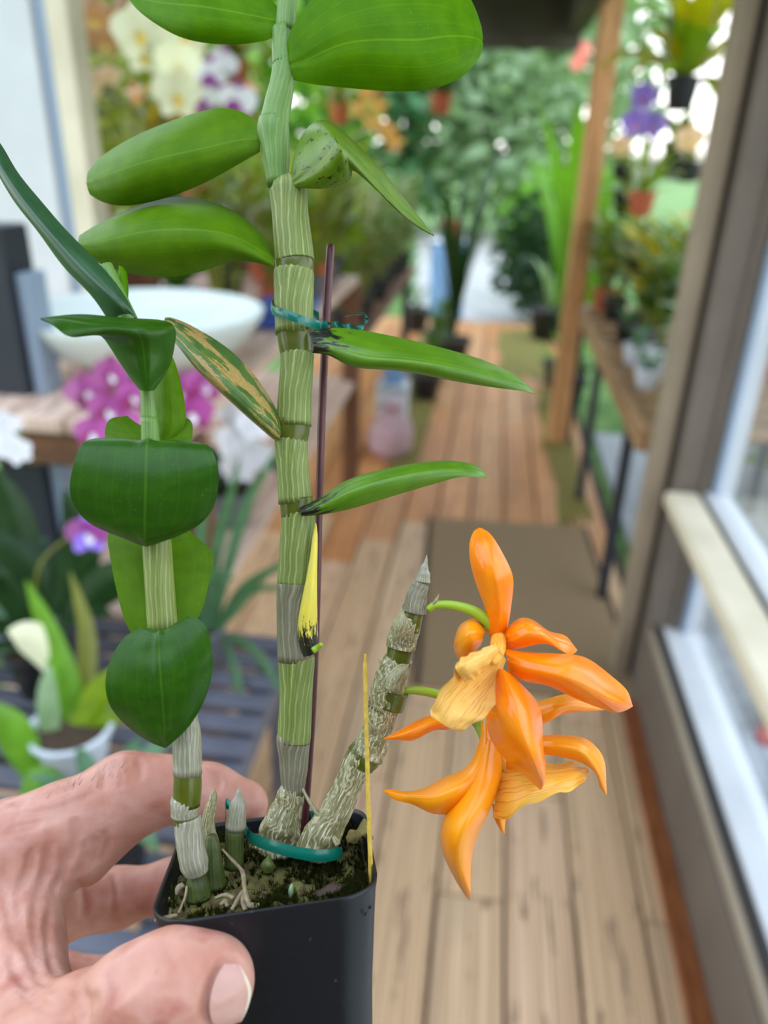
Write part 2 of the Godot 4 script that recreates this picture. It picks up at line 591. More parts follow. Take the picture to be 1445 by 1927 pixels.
	paint("dead_leaf", rgb(84, 62, 46), 0.6, {"tex": speckle(0.03, [Color(0.55, 0.5, 0.5), Color(1, 1, 1)], 15), "tri": 24.0})
	paint("stake_maroon", rgb(96, 46, 52), 0.38, {"tex": speckle(0.04, [Color(0.78, 0.74, 0.74), Color(1, 1, 1)], 16), "tri": 14.0})
	paint("stick_yellow", rgb(226, 196, 84), 0.7, {"tex": speckle(0.05, [Color(0.75, 0.7, 0.55), Color(1, 1, 1)], 17), "tri": 30.0})
	paint("tie_green", rgb(8, 104, 88), 0.25, {"back": Color(0.1, 0.2, 0.18)})
	# skin
	paint("skin", Color.WHITE, 0.46, {"tex": speckle(0.011, [rgb(160, 94, 78), rgb(190, 130, 110), rgb(206, 154, 138), rgb(176, 106, 92)], 21, 4, 512), "tri": 9.0, "sss": 0.1, "bump": speckle(0.05, [], 22, 4, 512, true), "bump_cm": 0.025, "spec": 0.45})
	paint("nail", rgb(206, 160, 146), 0.24, {"tex": speckle(0.02, [Color(0.9, 0.86, 0.86), Color(1, 1, 1)], 23), "tri": 30.0})
	paint("nail_edge", rgb(214, 200, 176), 0.4)
	paint("hair", rgb(70, 52, 42), 0.5)
	# the porch
	var plank := func(u: float, v: float, a: Color, b: Color, k: float) -> Color:
		var g := n.get_noise_2d(u * 22.0 + 40.0 * k, v * 320.0 + 14.0 * n.get_noise_2d(u * 34.0 + k, v * 30.0))
		var c := a.lerp(b, smoothstep(-0.45, 0.45, g))
		var kn := n.get_noise_2d(u * 150.0 + k * 77.0, v * 110.0)
		c = c.lerp(b.darkened(0.35), smoothstep(0.42, 0.56, kn) * 0.8)
		return c.lerp(a.darkened(0.25), 0.4 * smoothstep(0.15, 0.5, n.get_noise_2d(u * 24.0 + 200.0 + k, v * 18.0)))
	for i in 3:
		var k := float(i) * 3.7
		paint("plank_tan_%d" % i, Color.WHITE, 0.55, {"tex": picture(256, 96, func(u, v): return plank.call(u, v, [rgb(232, 198, 158), rgb(224, 188, 146), rgb(230, 192, 158)][i], rgb(188, 150, 114), k)), "uvs": Vector3(0.6, 6.0, 1.0)})
		paint("plank_brown_%d" % i, Color.WHITE, 0.55, {"tex": picture(256, 96, func(u, v): return plank.call(u, v, [rgb(222, 156, 94), rgb(212, 146, 86), rgb(216, 162, 108)][i], rgb(172, 112, 62), k + 1.0)), "uvs": Vector3(0.6, 6.0, 1.0)})
	paint("pink_timber", Color.WHITE, 0.7, {"tex": picture(256, 96, func(u, v): return plank.call(u, v, rgb(222, 194, 176), rgb(186, 156, 138), 8.0)), "uvs": Vector3(0.8, 5.0, 1.0)})
	paint("brown_timber", Color.WHITE, 0.6, {"tex": picture(256, 96, func(u, v): return plank.call(u, v, rgb(120, 78, 50), rgb(84, 52, 34), 12.0)), "uvs": Vector3(0.8, 5.0, 1.0)})
	paint("post_timber", Color.WHITE, 0.6, {"tex": picture(256, 96, func(u, v): return plank.call(u, v, rgb(222, 170, 116), rgb(178, 122, 72), 16.0)), "uvs": Vector3(0.8, 5.0, 1.0)})
	paint("rail_timber", Color.WHITE, 0.6, {"tex": picture(256, 96, func(u, v): return plank.call(u, v, rgb(176, 138, 96), rgb(128, 94, 62), 20.0)), "uvs": Vector3(0.8, 5.0, 1.0)})
	paint("taupe_paint", rgb(114, 103, 92), 0.6, {"tex": speckle(0.01, [Color(0.9, 0.9, 0.9), Color(1, 1, 1)], 31), "tri": 1.4})
	paint("tan_paint", rgb(158, 142, 120), 0.6, {"tex": speckle(0.01, [Color(0.9, 0.9, 0.9), Color(1, 1, 1)], 32), "tri": 1.4})
	paint("white_paint", rgb(206, 208, 210), 0.5, {"tex": speckle(0.01, [Color(0.93, 0.93, 0.93), Color(1, 1, 1)], 33), "tri": 1.2})
	paint("cream_paint", rgb(226, 214, 188), 0.55, {"tex": speckle(0.012, [Color(0.9, 0.9, 0.88), Color(1, 1, 1)], 34), "tri": 1.4})
	paint("bluegrey_paint", rgb(136, 152, 172), 0.5)
	paint("floor_strip", rgb(158, 92, 48), 0.5, {"tex": speckle(0.02, [Color(0.7, 0.66, 0.6), Color(1, 1, 1)], 30), "tri": Vector3(9, 9, 1.5)})
	paint("gap_dark", rgb(44, 40, 38), 0.8)
	paint("roof_dark", rgb(84, 78, 72), 0.8, {"tex": speckle(0.01, [Color(0.8, 0.8, 0.8), Color(1, 1, 1)], 35), "tri": 1.0})
	paint("beam_grey", rgb(104, 100, 92), 0.8, {"tex": speckle(0.012, [Color(0.8, 0.8, 0.8), Color(1, 1, 1)], 36), "tri": 1.2})
	paint("coir", Color.WHITE, 0.95, {"tex": speckle(0.09, [rgb(112, 90, 64), rgb(150, 126, 94), rgb(172, 148, 112)], 37, 2), "tri": 5.0, "bump": speckle(0.12, [], 38, 2), "bump_cm": 0.3})
	paint("navy", rgb(30, 36, 48), 0.5)
	paint("black_steel", rgb(40, 44, 52), 0.4)
	paint("grey_plastic", rgb(98, 99, 112), 0.5, {"tex": speckle(0.012, [Color(0.75, 0.75, 0.75), Color(1, 1, 1)], 39), "tri": 2.0})
	paint("concrete", Color.WHITE, 0.9, {"tex": speckle(0.01, [rgb(176, 172, 168), rgb(204, 200, 196)], 41, 5), "tri": 0.7})
	paint("lawn", Color.WHITE, 0.95, {"tex": speckle(0.02, [rgb(58, 92, 44), rgb(96, 132, 62), rgb(120, 146, 84)], 42, 5), "tri": 0.9})
	paint("gravel", Color.WHITE, 0.95, {"tex": speckle(0.03, [rgb(150, 152, 156), rgb(188, 190, 194)], 43, 4), "tri": 1.6})
	paint("bowl_glaze", rgb(214, 224, 220), 0.25)
	paint("terracotta", rgb(178, 92, 58), 0.7)
	paint("orange_plastic", rgb(214, 74, 40), 0.45)
	paint("white_plastic", rgb(214, 222, 232), 0.4)
	paint("black_plastic", rgb(28, 30, 34), 0.45)
	paint("grey_pot", rgb(96, 98, 104), 0.5)
	paint("bark_mix", Color.WHITE, 0.95, {"tex": speckle(0.05, [rgb(40, 32, 24), rgb(92, 70, 50)], 44, 3), "tri": 9.0})
	paint("blue_cloth", rgb(120, 160, 205), 0.8)
	paint("blue_plastic", rgb(54, 84, 160), 0.4)
	paint("pink_sack", rgb(206, 176, 182), 0.8, {"tex": speckle(0.02, [Color(0.8, 0.76, 0.78), Color(1, 1, 1)], 45), "tri": 4.0})
	paint("red_plastic", rgb(196, 40, 48), 0.4)
	paint("wire", rgb(88, 90, 90), 0.4, {"metal": 0.7})
	paint("tree_bark", Color.WHITE, 0.9, {"tex": speckle(0.03, [rgb(70, 62, 52), rgb(122, 112, 98)], 46, 4), "tri": 3.0})
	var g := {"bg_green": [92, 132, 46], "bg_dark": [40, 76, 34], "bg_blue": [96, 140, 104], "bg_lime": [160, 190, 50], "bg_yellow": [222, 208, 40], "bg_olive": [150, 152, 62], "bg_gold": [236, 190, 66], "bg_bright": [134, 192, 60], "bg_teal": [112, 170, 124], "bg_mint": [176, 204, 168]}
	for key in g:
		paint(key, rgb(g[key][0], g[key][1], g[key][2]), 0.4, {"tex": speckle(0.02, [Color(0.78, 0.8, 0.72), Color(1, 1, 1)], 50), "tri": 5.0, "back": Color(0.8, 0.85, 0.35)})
	var p := {"fl_cream": [238, 238, 196], "fl_white": [244, 244, 250], "fl_purple": [150, 40, 140], "fl_magenta": [146, 12, 96], "fl_pink": [226, 160, 196], "fl_violet": [156, 118, 240], "fl_orange": [238, 140, 44], "fl_gold": [232, 180, 70], "fl_peach": [240, 200, 150], "fl_coral": [236, 110, 100], "fl_throat": [222, 190, 60], "fl_orchid": [176, 64, 152], "fl_tan": [206, 160, 88], "fl_amber": [190, 130, 66]}
	for key in p:
		paint(key, rgb(p[key][0], p[key][1], p[key][2]), 0.5, {"back": Color(0.5, 0.5, 0.5)})
	var glass := StandardMaterial3D.new()
	glass.resource_name = "window_glass"
	glass.albedo_color = Color(0.9, 0.96, 1.0, 0.06)
	glass.transparency = BaseMaterial3D.TRANSPARENCY_ALPHA
	glass.roughness = 0.02
	M["glass"] = glass

# ---------------------------------------------------------------- scene
func _ready() -> void:
	rng.seed = 11
	noise.seed = 5
	noise.frequency = 0.05
	noise.fractal_octaves = 3
	# camera: a phone held at chest height, looking down the aisle, focused on the plant
	var cam := Camera3D.new()
	cam.name = "camera"
	CT = Transform3D(Basis.from_euler(Vector3(deg_to_rad(-25.5), deg_to_rad(7.24), deg_to_rad(1.67)), EULER_ORDER_YXZ), Vector3(0, 1.45, 0))
	var lens := CameraAttributesPhysical.new()
	lens.frustum_focal_length = 17.94
	lens.exposure_aperture = 4.6
	lens.frustum_focus_distance = 0.226
	lens.frustum_near = 0.02
	lens.frustum_far = 200.0
	cam.attributes = lens
	cam.transform = CT
	add_child(cam)
	cam.current = true
	var env := Environment.new()
	env.tonemap_mode = Environment.TONE_MAPPER_LINEAR
	env.tonemap_exposure = 1.16
	env.background_mode = Environment.BG_SKY
	var sky := Sky.new()
	var air := ProceduralSkyMaterial.new()
	air.sky_top_color = Color(0.8, 0.87, 0.95)
	air.sky_horizon_color = Color(1.0, 0.99, 0.97)
	air.sky_curve = 0.25
	air.ground_bottom_color = Color(0.42, 0.45, 0.4)
	air.ground_horizon_color = Color(0.6, 0.62, 0.58)
	air.sky_energy_multiplier = 1.7
	air.ground_energy_multiplier = 0.5
	air.sun_angle_max = 1.0
	sky.sky_material = air
	env.sky = sky
	env.sdfgi_enabled = true
	env.ssao_enabled = true
	env.ssil_enabled = true
	var we := WorldEnvironment.new()
	we.name = "environment"
	we.environment = env
	add_child(we)
	make_materials()
	build_porch()
	build_orchid()
	build_hand()
	build_plants()
	build_garden()

# ---------------------------------------------------------------- the held orchid
func squares(levels: Array, n := 9) -> ArrayMesh:
	var v := PackedVector3Array()
	var uv := PackedVector2Array()
	var w := 4 * n
	for i in levels.size():
		var h: float = levels[i][0]
		var y: float = levels[i][1]
		var c: float = levels[i][2]
		for q in 4:
			var cx: float = [1, -1, -1, 1][q] * (h - c)
			var cz: float = [1, 1, -1, -1][q] * (h - c)
			for k in n:
				var a := PI * 0.5 * (q + k / float(n - 1))
				v.append(Vector3(cx + cos(a) * c, y, cz + sin(a) * c))
				uv.append(Vector2((q + k / float(n)) / 4.0, i / float(levels.size() - 1)))
	var idx := PackedInt32Array()
	for i in levels.size() - 1:
		for j in w:
			var a := i * w + j
			var b := i * w + (j + 1) % w
			idx.append_array([a, b, a + w, b, b + w, a + w])
	return mesh_of(v, uv, idx)

func stem(called: String, prof: Array, d: float, mat: Material, parent: Node3D, o: Vector3, opt := {}) -> MeshInstance3D:
	var pts := []
	var rad := []
	for q in prof:
		var dd: float = d + (q[3] * 0.001 if q.size() > 3 else 0.0)
		pts.append(at(q[0], q[1], dd) - o)
		rad.append(q[2] * dd / F * opt.get("k", 1.0))
	return part(called, tube(pts, rad, opt.get("sides", 24), opt.get("steps", maxi(8, prof.size() * 4)), opt.get("rough", 0.0), opt.get("ribs", 0.0), opt.get("nribs", 14), d * 777.0 + prof[0][1]), mat, parent)

func leaf_part(called: String, data: Array, d: float, mat: Material, parent: Node3D, o: Vector3, groove := 0.0005, thick := 0.0011, wave := 0.0, waves := 3.0) -> MeshInstance3D:
	return part(called, blade(moved(rows_at(data, d), o), 34, 17, thick, groove, wave, waves), mat, parent)

func build_orchid() -> void:
	var rim := CT * Vector3(-0.0336, -0.1018, -0.2263)
	var pot_turn: Basis = CT.basis * (Basis(Vector3.BACK, deg_to_rad(5.2)) * Basis(Vector3.RIGHT, deg_to_rad(1.0)) * Basis(Vector3.UP, deg_to_rad(5.5)))
	var o := rim - pot_turn.y * 0.066
	var t := thing("potted_orchid", "held orchid with orange flowers and striped leafy canes in a small black square pot", "potted plant", o)
	var pot_at := Transform3D(pot_turn, rim - o)
	var pot := part("pot", squares([[0.0215, -0.064, 0.006], [0.0225, -0.066, 0.007], [0.0235, -0.063, 0.008], [0.0262, -0.03, 0.0095], [0.0294, -0.0035, 0.0105], [0.0299, -0.0012, 0.0108], [0.0301, 0.0, 0.011], [0.0294, 0.0001, 0.0104], [0.0289, -0.001, 0.0102], [0.0252, -0.03, 0.009], [0.0226, -0.062, 0.0075], [0.004, -0.0625, 0.002]]), M.pot_black, t, pot_at)
	# potting mix with moss
	var g := []
	var half := 0.0283
	for i in 44:
		var row := PackedVector3Array()
		for j in 44:
			var x := -1.0 + 2.0 * j / 43.0
			var z := -1.0 + 2.0 * i / 43.0
			var k := pow(pow(absf(x), 6.0) + pow(absf(z), 6.0), 1.0 / 6.0)
			var m := maxf(absf(x), absf(z))
			var s := m / k if k > 1e-4 else 1.0
			var y := -0.0076 + 0.0034 * noise.get_noise_2d(x * 22.0, z * 22.0) + 0.0016 * noise.get_noise_2d(x * 90.0, z * 90.0) - 0.0006 * z
			row.append(Vector3(x * half * s, y, z * half * s))
		g.append(row)
	part("potting_mix", sheet(g, 0.003), M.soil, t, pot_at)
	var tuft := SurfaceTool.new()
	tuft.begin(Mesh.PRIMITIVE_TRIANGLES)
	for k in 7:
		var a := TAU * k / 7.0
		var out := Vector3(cos(a), 0, sin(a))
		var sd := Vector3(-sin(a), 0, cos(a)) * 0.13
		var tip := out * (0.75 if k % 2 else 0.4) + Vector3.UP * (0.8 if k % 2 else 1.2)
		for q in [[-sd, sd, tip], [sd, -sd, tip + Vector3(0, -0.02, 0)]]:
			for p in q:
				tuft.set_normal((out * 0.4 + Vector3.UP).normalized())
				tuft.add_vertex(p)
	var tm: ArrayMesh = tuft.commit()
	for kind in 2:
		var places := []
		for k in 3600:
			var x := rng.randf_range(-0.96, 0.96)
			var z := rng.randf_range(-0.96, 0.96)
			var patch := noise.get_noise_2d(x * 34.0 + 55.0, z * 34.0)
			if (kind == 0 and patch < 0.12 - 0.4 * x) or (kind == 1 and patch > 0.02): continue
			if kind == 1 and rng.randf() > 0.3: continue
			var y := -0.0064 + 0.0034 * noise.get_noise_2d(x * 22.0, z * 22.0) - 0.0006 * z + (0.0018 if kind == 0 else 0.0) * maxf(patch, 0.0) * 3.0
			var s := rng.randf_range(0.001, 0.0023)
			places.append(Transform3D(Basis.from_euler(Vector3(rng.randf_range(-0.5, 0.5), rng.randf() * TAU, rng.randf_range(-0.5, 0.5))).scaled(Vector3.ONE * s), Vector3(x * half, y, z * half)))
		var mm := MultiMesh.new()
		mm.transform_format = MultiMesh.TRANSFORM_3D
		mm.mesh = tm
		mm.instance_count = places.size()
		for k in places.size(): mm.set_instance_transform(k, places[k])
		var mi := MultiMeshInstance3D.new()
		mi.name = "moss"
		mi.multimesh = mm
		mi.material_override = M.moss if kind == 0 else M.moss_dry
		mi.set_meta("kind", "stuff")
		mi.transform = pot_at
		t.add_child(mi, true)
	# roots over the front of the mix
	for r in [[[418, 1598, 2, -3], [440, 1622, 3.5, -4], [456, 1640, 4, -7], [460, 1668, 4.5, -12], [466, 1700, 5, -17], [480, 1704, 4.5, -18], [534, 1706, 3, -18]],
			[[458, 1678, 4, -13], [448, 1692, 4, -16], [436, 1712, 3.5, -19]], [[462, 1680, 4, -13], [456, 1696, 4, -17], [462, 1712, 3.5, -19]],
			[[292, 1732, 3, -20], [310, 1728, 4.5, -20], [334, 1722, 3.5, -19]], [[318, 1690, 2.5, -12], [322, 1704, 3, -15], [320, 1722, 2, -17]],
			[[352, 1668, 2.5, -11], [348, 1690, 2.5, -14], [336, 1718, 2.5, -18]], [[345, 1664, 5, -10], [336, 1672, 5.5, -11], [332, 1684, 2.5, -12]],
			[[405, 1690, 3, -14], [425, 1684, 4, -15], [440, 1690, 3.5, -16]], [[415, 1702, 3, -16], [424, 1696, 4, -16], [428, 1706, 3.5, -17]]]:
		stem("root", r, 0.2263, M.root, t, o, {"sides": 10, "steps": 22, "rough": 0.5})
	# a curled dead leaf at the front rim
	leaf_part("dead_leaf", [[572, 1706, -14, 576, 1700, -15, 580, 1704, -13], [600, 1672, -10, 604, 1684, -14, 610, 1700, -13], [640, 1664, -8, 645, 1668, -12, 650, 1690, -12], [690, 1680, -8]], 0.2263, M.dead_leaf, t, o, 0.0, 0.0006, 0.001, 3.0)
	leaf_part("dead_leaf", [[650, 1572, 12, 652, 1580, 8, 655, 1590, 8], [668, 1560, 14, 672, 1568, 9, 676, 1580, 9], [690, 1545, 16, 694, 1556, 12, 696, 1575, 10], [700, 1590, 6]], 0.2263, M.moss_dry, t, o, 0.0, 0.0006, 0.001, 3.0)
	# bare twig and a seedling
	stem("twig", [[570, 1484, 2.5, 4], [584, 1512, 3.5, 2], [610, 1550, 4.5, 0], [636, 1590, 5.5, -3]], 0.2263, M.husk, t, o, {"sides": 10, "steps": 20, "rough": 0.4})
	leaf_part("seedling", [[545, 1698, -16, 547, 1696, -17, 549, 1698, -16], [543, 1676, -16, 547, 1676, -17, 552, 1678, -16], [550, 1662, -16]], 0.2263, M.bg_mint, t, o, 0.0, 0.0006)
	leaf_part("seedling", [[497, 1640, -6, 505, 1643, -9, 514, 1640, -6], [490, 1628, -6, 505, 1628, -10, 518, 1630, -6], [502, 1613, -6, 506, 1613, -8, 509, 1614, -6], [507, 1608, -7]], 0.2263, M.shoot_green, t, o, 0.0, 0.0006)

	# tall cane
	var A := hold("cane", t)
	tag(A, "tall striped leafy cane", "")
	var d := 0.2365
	for q in [["sheath", [[541, -70, 17], [540, 0, 18], [537, 62, 19]], "sheath_young"], ["sheath", [[533, 55, 20], [533, 100, 21], [534, 124, 21]], "sheath_young"],
			["sheath", [[535, 116, 21], [532, 152, 22.5], [522, 200, 25], [515, 238, 27]], "sheath_young"], ["sheath", [[514, 226, 27], [514, 246, 30], [519, 290, 26], [523, 350, 20]], "sheath_young"],
			["sheath", [[536, 341, 28], [542, 358, 35], [546, 400, 34], [553, 475, 36.5], [555, 494, 37]], "sheath"], ["node_ring", [[554, 486, 36], [554, 500, 36.8], [553, 516, 36]], "cane_green"],
			["sheath", [[553, 508, 36], [553, 520, 37.5], [553, 571, 36.5], [553, 630, 34.5]], "sheath"], ["node_ring", [[554, 620, 34], [556, 645, 32.3], [559, 670, 31]], "cane_green"],
			["sheath", [[560, 658, 29], [559, 668, 31.5], [558, 700, 31], [554, 757, 31.5], [553, 802, 33]], "sheath"], ["node_ring", [[552, 790, 32.3], [550, 812, 32], [548, 834, 30.5]], "cane_green"],
			["sheath", [[547, 822, 29], [548, 832, 31], [551, 888, 29.5], [556, 947, 31.5]], "sheath"], ["node_ring", [[557, 938, 31], [559, 955, 31.3], [560, 972, 31]], "cane_green"],
			["sheath", [[561, 962, 29.5], [561, 972, 31.5], [559, 1046, 33], [556, 1104, 35]], "sheath"], ["sheath", [[556, 1094, 34], [556, 1106, 35.5], [556, 1170, 35], [557, 1243, 34]], "sheath_dry"],
			["sheath", [[558, 1233, 32], [558, 1244, 34], [557, 1306, 30.5], [554, 1375, 31], [552, 1394, 31.5]], "sheath"], ["sheath", [[552, 1381, 30], [552, 1392, 31.5], [553, 1435, 27], [551, 1495, 21]], "sheath_dry"]]:
		stem(q[0], q[1], d, M[q[2]], A, o, {"ribs": 0.012 if q[0] == "sheath" else 0.0, "nribs": 19, "sides": 76 if q[0] == "sheath" else 28})
	stem("base_husk", [[551, 1466, 19], [543, 1510, 27], [528, 1560, 37], [520, 1600, 40]], d, M.husk, A, o, {"rough": 0.16, "ribs": 0.03, "sides": 64, "steps": 30})
	# leaves of the tall cane
	leaf_part("leaf", [[527, 20, 2, 525, 40, 0, 521, 62, 0], [502, -8, 4, 492, 37, 0, 500, 77, 0], [440, -55, 8, 432, 25, -1, 430, 84, 2], [370, -72, 12, 370, 15, 0, 350, 74, 4], [310, -62, 15, 310, 10, 6, 292, 44, 8], [262, -38, 17, 264, 0, 12, 252, 12, 12], [238, -14, 16]], d, M.leaf, t, o)
	leaf_part("leaf", [[540, 92, -2, 546, 122, -3, 553, 151, -2], [549, 52, -5, 580, 113, -6, 590, 159, -4], [592, -4, -6, 640, 84, -11, 662, 166, -6], [655, -60, -5, 715, 75, -13, 740, 172, -8], [740, -84, -2, 785, 77, -13, 812, 168, -8], [828, -62, 0, 848, 68, -9, 868, 146, -6], [884, -5, 0, 890, 72, -4, 898, 114, -3], [905, 50, 0, 908, 78, -2, 906, 98, -2]], d, M.leaf, t, o, 0.0006)
	leaf_part("leaf", [[489, 238, 0, 489, 262, -1, 489, 286, 0], [464, 215, 5, 452, 266, -2, 455, 305, 0], [415, 203, 7, 392, 280, -4, 385, 344, 2], [340, 222, 9, 318, 296, -5, 310, 373, 4], [262, 253, 11, 248, 316, -3, 240, 387, 6], [196, 291, 12, 192, 336, 4, 196, 381, 8], [166, 324, 12, 164, 346, 10, 170, 366, 11]], d, M.leaf_soft, t, o, 0.0003)
	leaf_part("leaf", [[514, 478, 3, 515, 490, -2, 516, 502, -3], [497, 446, 8, 482, 470, -5, 484, 494, -3], [455, 408, 10, 432, 446, -9, 440, 490, -3], [400, 380, 12, 372, 436, -11, 385, 509, 0], [330, 370, 12, 300, 436, -9, 320, 521, 0], [255, 390, 10, 235, 447, -7, 250, 516, 2], [185, 422, 9, 180, 460, -2, 190, 497, 4], [150, 444, 8, 148, 460, 4, 152, 474, 6]], d, M.leaf_soft, t, o, 0.0004)
	leaf_part("leaf", [[548, 326, -4, 552, 345, -5, 562, 353, -5], [554, 288, -4, 576, 330, -9, 602, 355, -7], [574, 246, -2, 612, 300, -14, 640, 350, -8], [604, 225, 0, 632, 272, -18, 662, 334, -10], [642, 246, 4, 640, 270, -16, 664, 318, -12], [706, 306, 6, 700, 332, -8, 714, 362, -10], [768, 384, 6, 760, 400, -2, 768, 414, -5], [817, 444, 3]], d, M.leaf_specked, t, o, 0.0006)
	leaf_part("leaf", [[582, 628, -4, 590, 648, -6, 588, 664, -4], [618, 617, -3, 625, 650, -9, 622, 668, -6], [680, 622, 0, 685, 668, -12, 665, 692, -8], [760, 638, 2, 765, 674, -13, 750, 696, -9], [850, 660, 3, 850, 688, -11, 845, 715, -8], [925, 684, 3, 922, 705, -7, 925, 728, -6], [978, 712, 2, 978, 722, -3, 978, 735, -4], [1005, 741, 0]], d, M.leaf_rotten, t, o, 0.0006)
	leaf_part("leaf", [[566, 955, -5, 566, 964, -7, 568, 970, -6], [604, 936, -3, 608, 950, -9, 606, 968, -7], [655, 902, 0, 662, 918, -10, 665, 956, -8], [730, 882, 3, 735, 896, -9, 735, 934, -8], [805, 869, 5, 810, 882, -7, 810, 912, -7], [862, 868, 5, 865, 880, -4, 865, 897, -6], [898, 878, 3, 900, 886, -2, 898, 898, -4], [916, 898, 1]], d, M.leaf_rotten, t, o, 0.0007)
	leaf_part("leaf", [[572, 1236, -6, 588, 1232, -8, 598, 1226, -5], [560, 1190, -6, 578, 1188, -9, 597, 1186, -5], [566, 1140, -6, 583, 1130, -9, 596, 1125, -5], [576, 1092, -6, 588, 1080, -8, 596, 1070, -4], [586, 1035, -5, 592, 1025, -6, 596, 1020, -3], [594, 984, -4]], d, M.leaf_yellow, t, o, 0.0)
	stem("leaf_stub", [[588, 1224, 7, -8], [598, 1218, 6, -8], [605, 1212, 4, -9]], d, M.pedicel, t, o, {"sides": 12})
	leaf_part("leaf", [[526, 800, -3, 526, 818, -5, 526, 830, -3], [520, 768, 0, 512, 800, -8, 505, 818, -5], [498, 730, 2, 478, 768, -11, 455, 778, -6], [460, 688, 4, 435, 728, -12, 408, 730, -7], [405, 640, 6, 385, 678, -10, 360, 680, -6], [352, 606, 8, 342, 636, -3, 328, 645, -2], [312, 600, 6, 306, 610, 4, 300, 616, 4]], d, M.leaf_scarred, t, o, 0.0009, 0.0011, 0.0006, 2.0)

	# shorter cane at the front corner of the pot
	var Bc := hold("cane", t)
	tag(Bc, "shorter cane with heart-shaped dark leaves", "")
	var e := 0.2155
	for q in [["sheath", [[200, 500, 12, 3], [222, 560, 17, 2], [246, 618, 19, 1], [262, 680, 14]], "sheath_young"], ["sheath", [[272, 676, 12], [277, 735, 13], [281, 793, 15]], "sheath_young"], ["sheath", [[281, 786, 15.5], [284, 840, 17], [288, 940, 20], [294, 1024, 25]], "sheath_young"],
			["sheath", [[294, 1012, 25], [295, 1020, 26.5], [299, 1080, 27], [307, 1190, 27.5]], "sheath"], ["sheath", [[307, 1180, 26], [330, 1270, 22], [350, 1348, 20.5]], "sheath"],
			["sheath", [[349, 1340, 21], [352, 1385, 25.5], [353, 1456, 26.5]], "sheath_silver"], ["node_ring", [[353, 1442, 25], [353, 1480, 26], [351, 1515, 25]], "cane_green"], ["sheath", [[350, 1502, 25], [348, 1512, 26], [348, 1537, 24.5]], "sheath_silver"],
			["node_ring", [[348, 1528, 24], [350, 1546, 23.5]], "cane_green"], ["sheath", [[352, 1538, 23.5], [353, 1546, 25], [358, 1590, 25.5], [366, 1626, 25.5], [371, 1642, 21], [373, 1650, 9]], "sheath_silver"]]:
		stem(q[0], q[1], e, M[q[2]], Bc, o, {"ribs": 0.03 if q[2] == "sheath_silver" else 0.01, "nribs": 19, "sides": 76, "rough": 0.05 if q[2] == "sheath_silver" else 0.0})
	leaf_part("leaf", [[258, 604, -5, 238, 590, -6, 206, 606, -5], [232, 552, -5, 212, 562, -9, 172, 554, -6], [188, 498, -4, 158, 512, -9, 120, 503, -5], [128, 438, -2, 100, 448, -8, 70, 432, -3], [78, 380, 0, 50, 388, -6, 26, 378, 0], [30, 322, 3, 10, 330, -3, -8, 318, 3], [0, 268, 5, -18, 280, 0, -32, 276, 5], [-45, 225, 7]], e, M.leaf_blue, t, o, 0.0005)
	leaf_part("leaf", [[236, 610, 6, 232, 560, 5, 214, 560, 6], [240, 560, 8, 234, 530, 6, 222, 520, 7], [238, 515, 10, 232, 505, 9, 224, 500, 9]], e, M.leaf, t, o, 0.0)
	leaf_part("leaf", [[262, 732, -3, 277, 736, -7, 291, 732, -3], [228, 686, -3, 274, 696, -9, 318, 692, -2], [198, 638, -3, 270, 655, -10, 328, 650, 0], [182, 630, -8, 262, 628, -14, 330, 620, -2], [158, 632, -16, 235, 615, -14, 310, 603, -2], [128, 634, -20, 180, 612, -15, 230, 599, -6], [104, 614, -20, 128, 604, -16, 150, 591, -12], [76, 600, -18]], e, M.leaf_deep, t, o, 0.0005)
	leaf_part("leaf", [[292, 840, 7, 302, 842, 6, 312, 840, 7], [288, 800, 8, 318, 800, 5, 348, 800, 8], [290, 740, 10, 316, 742, 7, 344, 740, 10], [298, 690, 12, 312, 690, 10, 330, 686, 12], [316, 655, 13]], e, M.leaf_soft, t, o, 0.0005)
	leaf_part("leaf", [[262, 860, 5, 284, 862, 4, 306, 860, 5], [212, 850, 6, 284, 852, 4, 350, 850, 6], [198, 820, 8, 284, 836, 5, 362, 822, 8], [206, 790, 10, 284, 820, 7, 358, 790, 10], [240, 783, 12, 284, 805, 9, 322, 783, 12]], e, M.leaf_soft, t, o, 0.0004)
	leaf_part("leaf", [[262, 832, -2, 282, 832, -3, 302, 831, -2], [205, 824, -5, 280, 831, -7, 350, 830, -5], [158, 830, -9, 278, 836, -10, 392, 838, -9], [142, 862, -12, 277, 872, -13, 406, 862, -12], [131, 912, -12, 276, 918, -14, 411, 900, -12], [138, 950, -10, 275, 960, -13, 405, 950, -10], [168, 985, -8, 274, 994, -11, 375, 988, -8], [222, 1008, -6, 274, 1015, -9, 325, 1012, -6], [275, 1028, -6]], e, M.leaf_deep, t, o, 0.0009)
	leaf_part("leaf", [[300, 1190, 7, 310, 1192, 6, 322, 1188, 7], [250, 1196, 9, 305, 1180, 5, 372, 1165, 9], [222, 1120, 11, 300, 1110, 6, 392, 1100, 11], [207, 1040, 12, 296, 1050, 7, 402, 1042, 12], [204, 1000, 13, 294, 1010, 9, 366, 1010, 13], [230, 965, 14, 290, 970, 12, 340, 975, 14]], e, M.leaf_soft, t, o, 0.0005)
